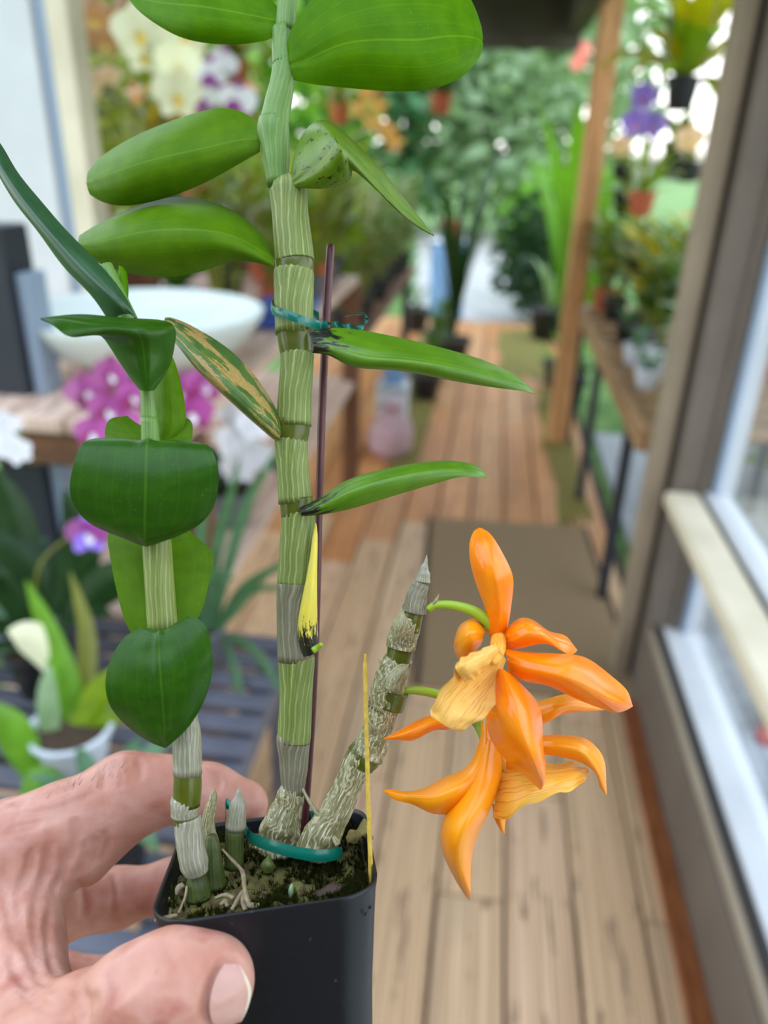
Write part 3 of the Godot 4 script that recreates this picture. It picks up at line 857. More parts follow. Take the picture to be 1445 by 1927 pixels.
	leaf_part("leaf", [[288, 1186, -5, 300, 1188, -7, 314, 1184, -5], [256, 1184, -6, 301, 1196, -10, 350, 1158, -6], [222, 1212, -9, 302, 1224, -11, 388, 1174, -10], [202, 1258, -10, 304, 1262, -13, 399, 1222, -11], [201, 1305, -10, 307, 1305, -13, 399, 1272, -10], [218, 1345, -8, 310, 1345, -11, 380, 1328, -8], [256, 1382, -6, 312, 1380, -9, 350, 1372, -6], [312, 1407, -6]], e, M.leaf_deep, t, o, 0.001, 0.0011, 0.0004, 2.0)
	# two young shoots beside it
	for q in [[[[403, 1484, 2], [402, 1500, 7], [394, 1530, 11], [392, 1560, 13], [399, 1590, 14], [402, 1618, 15]], 0.0, "husk"], [[[398, 1572, 9], [400, 1596, 14.5], [402, 1632, 18], [404, 1670, 22]], -3.0, "shoot_green"], [[[450, 1482, 1.5], [450, 1494, 6], [447, 1520, 16], [443, 1560, 19]], 2.0, "sheath_silver"], [[[443, 1552, 14], [442, 1566, 18], [441, 1590, 17], [440, 1632, 18]], 2.0, "shoot_green"], [[[366, 1628, 8], [369, 1645, 16], [372, 1668, 22], [374, 1690, 24]], -8.0, "shoot_green"]]:
		stem("shoot", q[0], 0.2263 + q[1] * 0.001, M[q[2]], t, o, {"ribs": 0.03, "nribs": 17, "sides": 68})

	# old leafless cane that carries the flowers
	var Cc := hold("cane", t)
	tag(Cc, "old leafless papery cane", "")
	var c := 0.2285
	for q in [["sheath", [[803, 1044, 0.8], [801, 1058, 4], [798, 1070, 9], [797, 1082, 14], [795, 1096, 15.5]], "sheath_silver"], ["node_ring", [[795, 1090, 14], [793, 1104, 14.5]], "cane_green"], ["sheath", [[793, 1096, 15], [790, 1106, 18], [784, 1124, 23], [778, 1154, 25]], "sheath_dry"],
			["node_ring", [[780, 1144, 22], [768, 1185, 25]], "cane_green"], ["sheath", [[772, 1162, 24], [765, 1180, 29], [756, 1206, 31], [753, 1220, 31]], "husk"], ["node_ring", [[756, 1212, 28], [746, 1258, 27]], "cane_green"],
			["sheath", [[748, 1240, 27], [743, 1254, 32], [732, 1290, 36], [722, 1335, 34]], "husk"], ["node_ring", [[738, 1298, 36], [728, 1330, 35.5]], "cane_green"], ["sheath", [[724, 1322, 32], [716, 1352, 32], [704, 1390, 33], [690, 1420, 37]], "husk"],
			["node_ring", [[694, 1408, 34], [684, 1424, 37], [676, 1438, 33]], "cane_green"], ["sheath", [[682, 1420, 34], [658, 1467, 29], [630, 1531, 33], [604, 1575, 40], [592, 1606, 42]], "husk"]]:
		stem(q[0], q[1], c, M[q[2]], Cc, o, {"k": 0.88, "ribs": 0.0 if q[0] == "node_ring" else 0.035, "nribs": 15, "sides": 60, "rough": 0.03 if q[0] == "node_ring" else 0.13, "steps": 26})
	# torn papery rags on the cane
	for q in [[[738, 1196, -5, 742, 1200, -7, 748, 1206, -7], [740, 1172, -6, 750, 1180, -9, 762, 1192, -8], [752, 1150, -6, 758, 1160, -8, 768, 1172, -7], [758, 1146, -5]],
			[[722, 1292, -7, 732, 1298, -9, 742, 1302, -8], [730, 1268, -7, 742, 1280, -9, 756, 1286, -8], [748, 1252, -6, 756, 1262, -8, 768, 1268, -6], [770, 1250, -4]],
			[[690, 1374, -6, 698, 1380, -8, 708, 1384, -7], [694, 1364, -7, 702, 1368, -10, 714, 1374, -8], [690, 1356, -8]],
			[[812, 1138, -3, 812, 1143, -4, 812, 1148, -3], [818, 1128, -4, 819, 1132, -5, 822, 1136, -4], [826, 1118, -4]], [[714, 1246, -4, 716, 1252, -5, 722, 1254, -4], [712, 1240, -4]], [[772, 1240, -4, 772, 1250, -5, 768, 1258, -4], [776, 1246, -5]]]:
		part("papery_scale", blade(moved(rows_at(q, c), o), 16, 9, 0.0004, 0.0, 0.0008, 2.0), M.husk, Cc)
	# flowers
	var f1 := hold("flower", t)
	tag(f1, "upper orange flower with a tan veined lip", "")
	var D := 0.2215
	stem("pedicel", [[806, 1147, 7, 4], [822, 1138, 7.5, 3], [858, 1140, 9, 1], [895, 1152, 10, 0], [925, 1176, 13, 1], [938, 1200, 16, 2]], D, M.pedicel, f1, o, {"sides": 14, "steps": 24})
	var petals1 := [
		["sepal", [[912, 1185, 3, 930, 1200, 0, 950, 1200, 3], [914, 1148, 1, 936, 1160, -4, 958, 1163, 1], [901, 1112, -1, 932, 1118, -6, 964, 1120, -1], [887, 1068, -2, 922, 1078, -8, 965, 1084, -3], [883, 1026, -1, 912, 1036, -6, 946, 1043, -3], [892, 1000, 0, 907, 1006, -2, 924, 1005, -2], [903, 993, 0]], "petal"],
		["petal", [[944, 1192, 3, 948, 1205, 0, 950, 1222, 0], [958, 1179, 1, 970, 1198, -6, 985, 1219, -3], [980, 1163, 3, 992, 1186, -8, 1008, 1211, -4], [1008, 1168, 5, 1018, 1187, -6, 1032, 1212, -3], [1034, 1189, 7, 1040, 1202, 0, 1058, 1227, 0], [1064, 1197, 9, 1068, 1212, 4, 1076, 1232, 3], [1086, 1224, 8]], "petal"],
		["sepal", [[950, 1222, -3, 954, 1238, -6, 958, 1266, -5], [1000, 1228, -3, 992, 1252, -11, 986, 1282, -6], [1055, 1231, -1, 1042, 1262, -13, 1032, 1289, -6], [1104, 1237, 1, 1090, 1274, -12, 1080, 1313, -5], [1150, 1272, 3, 1136, 1302, -8, 1130, 1333, -3], [1180, 1301, 4, 1172, 1320, -2, 1166, 1341, 0], [1190, 1329, 4]], "petal"],
		["sepal", [[932, 1258, -7, 948, 1262, -10, 968, 1274, -7], [928, 1312, -6, 958, 1300, -17, 1004, 1311, -6], [914, 1348, -5, 968, 1340, -21, 1019, 1348, -6], [924, 1392, -5, 986, 1392, -22, 1021, 1398, -6], [950, 1428, -6, 1004, 1436, -20, 1026, 1440, -8], [986, 1459, -6, 1014, 1466, -14, 1026, 1466, -8], [1017, 1486, -7]], "petal"],
		["petal", [[908, 1172, 4, 910, 1190, 0, 905, 1215, 0], [888, 1163, 4, 886, 1190, -6, 890, 1228, -1], [868, 1175, 8, 864, 1206, -1, 872, 1242, 3], [857, 1198, 12, 856, 1216, 9, 860, 1236, 10], [858, 1218, 14]], "petal_amber"],
		["petal", [[905, 1300, 10, 905, 1310, 8, 900, 1322, 10], [850, 1338, 9, 852, 1352, 5, 850, 1370, 8], [806, 1347, 7, 810, 1360, 1, 815, 1374, 4], [771, 1363, 4, 775, 1376, -1, 778, 1393, 2], [745, 1378, 2, 748, 1385, -1, 750, 1392, 1], [722, 1390, 0]], "petal"],
		["lip", [[930, 1212, -9, 942, 1226, -12, 952, 1244, -7], [898, 1234, -15, 922, 1262, -10, 941, 1276, -8], [864, 1242, -22, 896, 1286, -13, 938, 1302, -11], [856, 1268, -24, 876, 1306, -16, 931, 1326, -14], [836, 1290, -24, 860, 1326, -20, 916, 1346, -16], [814, 1326, -22, 846, 1348, -22, 888, 1363, -18], [810, 1346, -21, 836, 1364, -22, 862, 1377, -18]], "lip"],
		["lip", [[925, 1214, -13, 928, 1224, -15, 932, 1234, -13], [896, 1226, -20, 902, 1246, -22, 906, 1262, -16], [870, 1238, -24, 878, 1258, -27, 892, 1276, -19], [857, 1252, -23, 862, 1266, -25, 874, 1282, -20]], "lip"]]
	for q in petals1:
		part(q[0], blade(moved(rows_at(q[1], D), o), 30, 17, 0.0007, 0.0005 if q[0] != "lip" else 0.0, 0.00045 if q[0] == "lip" else 0.0002, 4.0 if q[0] == "lip" else 2.0), M[q[2]], f1)
	stem("column", [[938, 1202, 15, 0], [936, 1222, 15, -7], [930, 1240, 11, -12], [926, 1248, 5, -14]], D, M.lip_yellow, f1, o, {"sides": 18, "steps": 16})
	var f2 := hold("flower", t)
	tag(f2, "lower orange flower hanging under the other", "")
	var G := 0.2285
	stem("pedicel", [[752, 1302, 7, 2], [772, 1299, 7.5, 2], [800, 1301, 8.5, 3], [832, 1310, 9, 5], [868, 1332, 9, 8], [896, 1358, 10, 8], [915, 1385, 14, 4], [928, 1420, 17, 2]], G, M.pedicel, f2, o, {"sides": 14, "steps": 26})
	var petals2 := [
		["petal", [[905, 1356, -1, 914, 1362, -3, 926, 1362, -1], [903, 1400, -2, 914, 1412, -6, 934, 1430, -3], [878, 1445, -1, 892, 1465, -10, 906, 1494, -6], [838, 1461, 1, 848, 1488, -12, 858, 1528, -7], [800, 1484, 2, 806, 1500, -8, 812, 1531, -6], [762, 1490, 2, 766, 1498, -2, 776, 1512, -2], [738, 1485, 1, 740, 1493, -1, 746, 1507, -1], [720, 1487, 0]], "petal_amber"],
		["sepal", [[905, 1385, 0, 922, 1392, -5, 945, 1400, 0], [878, 1462, -4, 908, 1470, -12, 944, 1462, -4], [840, 1526, -5, 880, 1534, -18, 924, 1520, -7], [829, 1572, -5, 862, 1580, -18, 895, 1578, -7], [836, 1612, -3, 860, 1620, -14, 885, 1628, -6], [856, 1656, 0, 870, 1662, -8, 886, 1674, -4], [883, 1694, 2]], "petal_amber"],
		["petal", [[985, 1388, 8, 990, 1405, 6, 992, 1420, 7], [1036, 1383, 6, 1034, 1400, -2, 1030, 1420, 2], [1071, 1385, 6, 1072, 1404, -4, 1072, 1427, 2], [1103, 1390, 6, 1098, 1412, -4, 1104, 1440, 2], [1127, 1411, 6, 1118, 1434, -1, 1124, 1461, 3], [1138, 1442, 6, 1132, 1460, 2, 1129, 1480, 4], [1141, 1496, 6]], "petal_amber"],
		["petal", [[985, 1330, 10, 990, 1350, 8, 995, 1375, 10], [1036, 1314, 9, 1036, 1335, 2, 1032, 1357, 6], [1072, 1306, 10, 1068, 1325, 3, 1064, 1342, 7], [1110, 1318, 11, 1106, 1329, 7, 1100, 1339, 8], [1142, 1335, 11]], "petal_amber"],
		["lip", [[938, 1430, 3, 934, 1480, -4, 931, 1541, -7], [964, 1425, 3, 968, 1476, -9, 956, 1538, -12], [1002, 1430, 5, 1006, 1470, -10, 1002, 1510, -12], [1052, 1436, 6, 1052, 1464, -5, 1046, 1496, -9], [1094, 1438, 7, 1086, 1456, 0, 1092, 1477, -4], [1108, 1461, 5]], "lip_yellow"],
		["sepal", [[926, 1512, 0, 940, 1515, -2, 955, 1515, 0], [932, 1544, 1, 941, 1545, -1, 951, 1540, 1], [948, 1569, 1]], "petal_amber"],
		["sepal", [[940, 1385, 3, 960, 1400, 0, 975, 1395, 3], [935, 1430, 2, 970, 1440, -4, 1010, 1440, 3], [945, 1470, 2, 985, 1475, -3, 1015, 1470, 3], [1000, 1495, 2]], "petal"]]
	for q in petals2:
		part(q[0], blade(moved(rows_at(q[1], G), o), 30, 17, 0.0007, 0.0005 if q[0] != "lip" else 0.0, 0.0009 if q[0] == "lip" else 0.0002, 4.0 if q[0] == "lip" else 2.0), M[q[2]], f2)
	stem("column", [[930, 1400, 15, 0], [944, 1430, 14, -1], [955, 1455, 9, -2]], G, M.lip_yellow, f2, o, {"sides": 18, "steps": 14})

	# stakes and ties, which can be pulled away
	var s0 := at(572, 1590, 0.2455)
	var stake := thing("plant_stake", "thin maroon rod stuck upright in the pot behind the tall cane", "stake", s0)
	stem("rod", [[622, 464, 8], [616, 560, 8], [610, 680, 7.5], [605, 800, 7.5], [600, 960, 7], [597, 1100, 7], [592, 1250, 7], [584, 1400, 7], [570, 1590, 7.5]], 0.2455, M.stake_maroon, stake, s0, {"sides": 14, "steps": 40, "rough": 0.05})
	stem("cut_tip", [[622, 461, 6.5], [622, 466, 7.6]], 0.2455, M.stake_maroon, stake, s0, {"sides": 14, "steps": 4})
	var y0 := at(699, 1670, 0.2155)
	var stick := thing("yellow_stick", "thin pale yellow stick at the corner of the black pot", "stick", y0)
	stem("shaft", [[687, 1230, 2.2], [687, 1262, 4], [689, 1360, 4.2], [693, 1510, 4.4], [699, 1672, 4.6]], 0.2155, M.stick_yellow, stick, y0, {"sides": 10, "steps": 36, "rough": 0.25})
	stem("split_tip", [[684.5, 1264, 1.6], [684.5, 1276, 2.4]], 0.2155, M.stick_yellow, stick, y0, {"sides": 8, "steps": 6})
	tie("green twist tie binding the tall cane to the maroon rod", at(555, 590, 0.2365), [[600, 596, 10], [560, 575, 12], [518, 570, 4], [514, 584, -4], [540, 592, -10], [572, 604, -9], [600, 612, -1], [616, 612, -2]], 0.2365, 8.5,
		[[608, 610, 1], [630, 610, 2], [650, 614, 2], [672, 618, 3], [686, 610, 4], [690, 600, 4], [684, 591, 4], [668, 591, 4], [650, 595, 3]])
	tie("green twist tie looped round the cane bases above the moss", at(545, 1590, 0.2263), [[425, 1538, 18], [428, 1512, 20], [460, 1556, 14], [470, 1574, 2], [500, 1588, -6], [548, 1602, -10], [600, 1610, -10], [634, 1606, -5], [640, 1596, 6], [600, 1540, 22], [585, 1535, 24]], 0.2263, 11.0, [])

func tie(label: String, o: Vector3, loop: Array, d: float, wide: float, twist: Array) -> void:
	var t := thing("twist_tie", label, "tie", o)
	var g := []
	var pts := []
	for q in loop: pts.append(at(q[0], q[1], d + q[2] * 0.001) - o)
	for i in 60:
		var x := i / 59.0
		var p := catmull(pts, x)
		var row := PackedVector3Array()
		var up := CT.basis.y * wide * d / F
		for j in 5: row.append(p + up * (j - 2.0) / 2.0 + CT.basis.z * (0.0004 * (1.0 - absf(j - 2.0) / 2.0)))
		g.append(row)
	part("ribbon", sheet(g, 0.0006), M.tie_green, t)
	if twist.size():
		pts = []
		for q in twist: pts.append(at(q[0], q[1], d + 0.004 + q[2] * 0.001) - o)
		g = []
		for i in 120:
			var x := i / 119.0
			var p := catmull(pts, x)
			var along := (catmull(pts, minf(x + 0.02, 1.0)) - catmull(pts, maxf(x - 0.02, 0.0))).normalized()
			var a := CT.basis.y
			a = (a - along * a.dot(along)).normalized()
			var b := along.cross(a)
			var turn := x * 22.0 if x < 0.5 else 11.0
			var w := wide * 0.72 * d / F
			var row := PackedVector3Array()
			for j in 5: row.append(p + (a * cos(turn) + b * sin(turn)) * w * (j - 2.0) / 2.0)
			g.append(row)
		part("twisted_end", sheet(g, 0.0006), M.tie_green, t)

# ---------------------------------------------------------------- the hand
func nail_dir(ax: Vector3, face: Vector3, beta: float, ang: float) -> Vector3:
	return (face.rotated(ax, ang) * cos(beta) + ax * sin(beta)).normalized()

# how far the skin lies from c: looking out from inside, or, with inwards, from outside
func skin_reach(c: Vector3, dir: Vector3, bones: Array, inwards := false) -> float:
	var r := 0.0 if inwards else 0.004
	for i in 60:
		var p := c + dir * r
		var d := 1.0
		for q in bones:
			var e := bone_distance(p, q)
			var hh := maxf(0.006 - absf(d - e), 0.0) / 0.006
			d = minf(d, e) - hh * hh * 0.0015
		if inwards:
			if d < 0.00003: break
			r += d * 0.9
			continue
		if d > -0.00002: break
		r -= d * 0.8
	return r

func build_hand() -> void:
	var h := func(x: float, y: float, d: float) -> Vector3: return Vector3((x - 722.5) * d / F, -(y - 963.5) * d / F, -d)
	var wrist: Vector3 = h.call(-150, 1960, 0.235)
	var b := []
	var add := func(a: Array, c: Array, ra: float, rc: float) -> void:
		b.append([h.call(a[0], a[1], a[2]) - wrist, h.call(c[0], c[1], c[2]) - wrist, ra * 0.001, rc * 0.001])
	# forearm and palm
	add.call([-620, 2350, 0.27], [-150, 1960, 0.238], 30.0, 24.0)
	add.call([-150, 1960, 0.238], [10, 1610, 0.252], 22.0, 16.5)
	add.call([-150, 1960, 0.245], [-30, 1720, 0.272], 22.0, 15.0)
	add.call([-150, 1960, 0.255], [-40, 1850, 0.285], 21.0, 14.0)
	add.call([-150, 2010, 0.225], [60, 1985, 0.2], 20.0, 14.5)
	# index finger, behind the canes
	add.call([10, 1610, 0.252], [110, 1560, 0.256], 16.5, 13.6)
	add.call([110, 1560, 0.256], [238, 1492, 0.264], 13.6, 12.6)
	add.call([238, 1492, 0.264], [310, 1486, 0.268], 12.6, 10.4)
	add.call([310, 1486, 0.268], [392, 1494, 0.27], 10.4, 9.4)
	add.call([392, 1494, 0.27], [460, 1514, 0.268], 9.4, 8.2)
	add.call([250, 1520, 0.262], [150, 1600, 0.256], 9.0, 12.0)
	# middle finger
	add.call([-30, 1720, 0.272], [90, 1716, 0.278], 14.0, 11.5)
	add.call([90, 1716, 0.278], [215, 1690, 0.288], 11.2, 9.8)
	add.call([215, 1690, 0.288], [330, 1665, 0.286], 9.8, 8.6)
	add.call([330, 1665, 0.286], [430, 1650, 0.278], 8.6, 7.6)
	# ring and little finger
	add.call([-40, 1850, 0.285], [90, 1845, 0.295], 12.0, 10.0)
	add.call([90, 1845, 0.295], [230, 1850, 0.298], 10.0, 8.8)
	add.call([230, 1850, 0.298], [380, 1830, 0.286], 8.8, 7.4)
	add.call([-60, 1960, 0.288], [100, 1975, 0.3], 11.0, 8.8)
	add.call([100, 1975, 0.3], [280, 1985, 0.296], 8.8, 7.2)
	# thumb, in front of the pot
	add.call([60, 1985, 0.2], [150, 1945, 0.196], 14.5, 12.8)
	add.call([150, 1945, 0.196], [258, 1878, 0.1915], 12.8, 11.4)
	add.call([258, 1878, 0.1915], [330, 1850, 0.1905], 11.4, 11.6)
	add.call([330, 1850, 0.1905], [398, 1843, 0.1915], 11.6, 10.2)
	add.call([340, 1862, 0.1925], [392, 1858, 0.1935], 10.0, 9.0)
	# web of skin between thumb and index
	add.call([40, 1650, 0.25], [30, 1790, 0.232], 13.0, 13.0)
	add.call([30, 1790, 0.232], [50, 1930, 0.208], 13.0, 14.0)
	# creases
	var cut := []
	for q in [[[262, 1784], [274, 1802], [276, 1828]], [[284, 1774], [298, 1794], [300, 1824]], [[240, 1798], [252, 1820], [252, 1852]], [[222, 1810], [233, 1836], [235, 1868]], [[205, 1824], [214, 1848], [215, 1882]], [[306, 1768], [318, 1784], [321, 1806]],
			[[110, 1872], [142, 1882], [182, 1878]], [[60, 1832], [92, 1852], [122, 1866]], [[40, 1864], [82, 1892], [132, 1902]], [[150, 1860], [160, 1890], [158, 1915]],
			[[98, 1706], [90, 1742], [94, 1790], [104, 1830]], [[70, 1690], [66, 1740], [74, 1800]], [[30, 1660], [36, 1720], [50, 1780], [72, 1832]], [[4, 1640], [12, 1700], [30, 1770]], [[20, 1800], [40, 1840], [80, 1870]],
			[[196, 1566], [202, 1592], [192, 1622]], [[176, 1576], [181, 1602], [172, 1632]], [[158, 1588], [160, 1618], [148, 1648]], [[122, 1600], [119, 1640], [102, 1676]], [[92, 1590], [86, 1640], [70, 1680]], [[140, 1540], [144, 1580], [136, 1620]], [[60, 1600], [52, 1640], [40, 1670]],
			[[205, 1436], [212, 1450], [209, 1474]], [[222, 1430], [230, 1448], [227, 1474]], [[240, 1427], [248, 1444], [246, 1472]], [[258, 1428], [264, 1442], [262, 1466]], [[190, 1442], [196, 1458], [192, 1480]],
			[[394, 1450], [399, 1464], [397, 1486]], [[406, 1454], [411, 1470], [409, 1486]], [[20, 1512], [80, 1500], [150, 1472]], [[10, 1564], [80, 1544], [150, 1518]], [[40, 1530], [100, 1522], [170, 1494]], [[150, 1660], [160, 1690], [158, 1720]], [[210, 1648], [216, 1680], [212, 1716]]]:
		var line := []
		for k in 13:
			var pts := []
			for p in q: pts.append(Vector3(p[0], p[1], 0))
			var p := catmull(pts, k / 12.0)
			var dir: Vector3 = h.call(p.x, p.y, 1.0).normalized()
			var reach := skin_reach(-wrist + dir * 0.12, dir, b, true)
			line.append(-wrist + dir * (0.12 + reach))
		for k in 12:
			var w := 0.00033 * (0.35 + 0.65 * sin(PI * (k + 0.5) / 12.0))
			cut.append([line[k], line[k + 1], w, w])
	# the fold of skin round the thumb nail
	var c0: Vector3 = h.call(396, 1844, 0.1915) - wrist
	var ax: Vector3 = (h.call(470, 1838, 0.1925) - h.call(396, 1844, 0.1915)).normalized()
	var face := Vector3(0.18, 0.02, 1.0)
	face = (face - ax * face.dot(ax)).normalized()
	var ring := []
	for k in 11:
		var s := k / 5.0 - 1.0
		var dir := nail_dir(ax, face, 0.05 + 0.3 * s * s, s * 0.84)
		ring.append(c0 + dir * skin_reach(c0, dir, b))
	for s in [-1, 1]:
		for k in 5:
			var dir := nail_dir(ax, face, 0.42 + 0.1 * k, s * 0.9)
			var p := c0 + dir * skin_reach(c0, dir, b)
			if s < 0: ring.push_front(p)
			else: ring.append(p)
	for k in ring.size() - 1: cut.append([ring[k], ring[k + 1], 0.0006, 0.0006])
	var t := thing("person", "bare hand coming from the side, thumb and fingers gripping the small black pot", "person")
	t.transform = Transform3D(CT.basis, CT * wrist)
	part("hand", flesh(b, 0.006, 0.00105, cut), M.skin, t)
	# thumb nail: a curved plate on the tip, bedded in the skin
	for edge in 2:
		var g := []
		for i in 15:
			var row := PackedVector3Array()
			var x := i / 14.0
			if edge == 1: x = 0.965 + 0.12 * x
			for j in 15:
				var s := 2.0 * j / 14.0 - 1.0
				var beta := lerpf(0.1, 0.99, x) + 0.3 * s * s * (1.0 - x) - 0.3 * s * s * x
				var dir := nail_dir(ax, face, beta, s * 0.84)
				row.append(c0 + dir * (skin_reach(c0, dir, b) + (0.00035 if edge == 0 else 0.00015) + 0.0009 * x * x * x))
			g.append(row)
		part("thumbnail" if edge == 0 else "nail_edge", sheet(g, 0.0006), M.nail if edge == 0 else M.nail_edge, t)
	# fine hairs along the back of the index finger
	var hairs := SurfaceTool.new()
	hairs.begin(Mesh.PRIMITIVE_TRIANGLES)
	for k in 46:
		var x := rng.randf_range(60, 235)
		var y := lerpf(1500, 1428, (x - 60) / 175.0) + rng.randf_range(2, 34)
		var p: Vector3 = h.call(x, y, 0.256 + rng.randf_range(-0.006, 0.002)) - wrist
		var q := p + Vector3(rng.randf_range(0.001, 0.003), rng.randf_range(0.0015, 0.0045), rng.randf_range(-0.001, 0.002))
		var w := Vector3(0.00005, -0.00004, 0)
		for e in [p - w, p + w, q, q, p + w, p + Vector3(0, 0, 0.00008)]:
			hairs.set_normal(Vector3.BACK)
			hairs.add_vertex(e)
	part("hair", hairs.commit(), M.hair, t).set_meta("kind", "stuff")

# ---------------------------------------------------------------- the porch
func build_porch() -> void:
	# deck boards along the aisle
	var fl := structure("floor", "worn timber deck boards running along the aisle", "floor")
	for i in 13:
		var x0 := -1.317 + i * 0.1455
		var cuts := [0.9, -1.15 - 0.31 * (i % 3), -2.55 - 0.2 * ((i + 1) % 3), -4.3 - 0.3 * (i % 2), -5.9 + 0.2 * (i % 3), -7.3]
		for k in cuts.size() - 1:
			var m: String = ("plank_tan_%d" if k < 2 else "plank_brown_%d") % ((i * 2 + k) % 3)
			var y := -0.001 * ((i * 7 + k * 3) % 3)
			beam("plank", Vector3(x0 + 0.004, y - 0.03, cuts[k + 1] + 0.002), Vector3(x0 + 0.1415, y, cuts[k] - 0.002), M[m], fl, 0.003)
	beam("joist_bed", Vector3(-1.35, -0.09, -7.3), Vector3(0.62, -0.04, 0.9), M.gap_dark, fl)
	# glazed wall along the aisle
	var wr := structure("wall_right", "taupe painted glazed porch wall with a cream middle rail", "wall")
	beam("baseboard", Vector3(0.52, 0.0, -1.94), Vector3(0.55, 0.2, 0.9), M.taupe_paint, wr)
	beam("floor_strip", Vector3(0.472, 0.0, -1.94), Vector3(0.52, 0.014, 0.9), M.floor_strip, wr)
	beam("baseboard_cap", Vector3(0.528, 0.2, -1.94), Vector3(0.556, 0.222, 0.9), M.tan_paint, wr)
	beam("sill_seal", Vector3(0.545, 0.2, -1.94), Vector3(0.572, 0.228, 0.9), M.gap_dark, wr)
	beam("lower_sill", Vector3(0.568, 0.0, -1.94), Vector3(0.66, 0.232, 0.9), M.white_paint, wr)
	beam("middle_rail", Vector3(0.498, 0.615, -1.93), Vector3(0.585, 0.655, 0.9), M.cream_paint, wr, 0.008)
	beam("rail_seal", Vector3(0.585, 0.605, -1.94), Vector3(0.6, 0.645, 0.9), M.gap_dark, wr)
	beam("upper_sill", Vector3(0.598, 0.6, -1.94), Vector3(0.66, 0.66, 0.9), M.white_paint, wr)
	beam("head_rail", Vector3(0.52, 2.02, -1.94), Vector3(0.66, 2.2, 0.9), M.taupe_paint, wr)
	for s in 2:
		var w := structure("window_%d" % (s + 1), ["lower", "upper"][s] + " window pane of the taupe porch wall", "window", Vector3(0.63, [0.23, 0.66][s], -0.5))
		var hgt: float = [0.37, 1.36][s]
		part("pane", bar(Vector3(0.004, hgt, 2.84), 0.001), M.glass, w, put(Vector3(0, hgt * 0.5, 0)))
	# unseen wall added behind the camera to block light from there
	var wb := structure("added_back_wall", "unseen taupe wall added behind the camera to block light", "wall")
	beam("wall", Vector3(-1.4, -0.1, 0.92), Vector3(0.7, 2.6, 1.02), M.taupe_paint, wb)
	# the post at the end of that wall
	var ps := structure("trim_1", "taupe painted post where the glazed wall ends", "post")
	beam("casing", Vector3(0.466, 0.0, -2.06), Vector3(0.51, 2.2, -1.985), M.tan_paint, ps)
	beam("gap", Vector3(0.505, 0.0, -2.055), Vector3(0.526, 2.2, -1.998), M.gap_dark, ps)
	beam("jamb", Vector3(0.522, 0.0, -2.06), Vector3(0.612, 2.2, -1.94), M.taupe_paint, ps)
	beam("jamb_bead", Vector3(0.588, 0.2, -1.95), Vector3(0.612, 2.05, -1.926), M.taupe_paint, ps)
	beam("outer_frame", Vector3(0.612, 0.0, -2.06), Vector3(0.67, 2.2, -1.92), M.white_paint, ps)
	beam("outer_bead", Vector3(0.612, 0.23, -1.93), Vector3(0.626, 2.05, -1.905), M.bluegrey_paint, ps)
	# timber post that carries the beam
	var tp := structure("trim_2", "orange-brown timber post rising behind the potting bench", "post")
	beam("post", Vector3(0.378, 0.0, -4.16), Vector3(0.476, 2.22, -4.06), M.post_timber, tp, 0.006)
	# roof; unseen near boards added to darken the porch
	var ce := structure("ceiling", "dark boarded porch roof on grey beams", "ceiling")
	for i in 12:
		beam("roof_board", Vector3(-0.75, 2.25, -5.2 + i * 0.4), Vector3(0.5, 2.275, -4.805 + i * 0.4), M.roof_dark, ce, 0.003)
	for z in [-0.9, -2.0, -2.95, -3.8]:
		beam("rafter", Vector3(-1.6, 2.14, z - 0.03), Vector3(1.15, 2.25, z + 0.03), M.beam_grey, ce)
	beam("end_beam", Vector3(-0.75, 1.965, -5.1), Vector3(0.38, 2.25, -5.02), M.beam_grey, ce)
	beam("side_beam", Vector3(0.3, 2.05, -5.1), Vector3(0.4, 2.25, -0.4), M.beam_grey, ce)
	# window frame on the other side
	var wl := structure("trim_3", "white painted window post beside the tall bench", "post")
	beam("outer_stile", Vector3(-1.5, 0.951, -2.12), Vector3(-1.145, 2.25, -2.03), M.white_paint, wl)
	beam("channel", Vector3(-1.145, 0.951, -2.11), Vector3(-1.11, 2.25, -2.04), M.bluegrey_paint, wl)
	beam("inner_stile", Vector3(-1.11, 0.951, -2.12), Vector3(-1.052, 2.25, -2.03), M.cream_paint, wl)
	var dk := structure("trim_4", "dark navy corner post in front of the white window post", "post")
	beam("post", Vector3(-1.06, 0.0, -1.56), Vector3(-0.955, 1.29, -1.46), M.navy, dk)
	beam("grey_edge", Vector3(-0.955, 0.0, -1.55), Vector3(-0.925, 1.2, -1.48), M.bluegrey_paint, dk)

# ---------------------------------------------------------------- greenery
# a leaf of unit length that rises along y and bends over towards x
func leaf_mesh(wide: float, droop: float, fold := 0.15, n := 9) -> ArrayMesh:
	var key := "leaf%f,%f,%f" % [wide, droop, fold]
	if cache.has(key): return cache[key]
	var g := []
	var p := Vector3.ZERO
	for i in n:
		var t := i / float(n - 1)
		var a := droop * t * t
		var w := wide * 0.5 * pow(sin(PI * clampf(0.08 + 0.92 * t, 0.0, 1.0)), 0.7) * (1.0 if i < n - 1 else 0.1)
		var up := Vector3(-cos(a), sin(a), 0)
		var row := PackedVector3Array()
		for j in 5:
			var s := (j - 2) / 2.0
			row.append(p + Vector3(0, 0, s * w) + up * fold * w * absf(s))
		g.append(row)
		p += Vector3(sin(a), cos(a), 0) / (n - 1)
	cache[key] = sheet(g, 0.0)
	return cache[key]

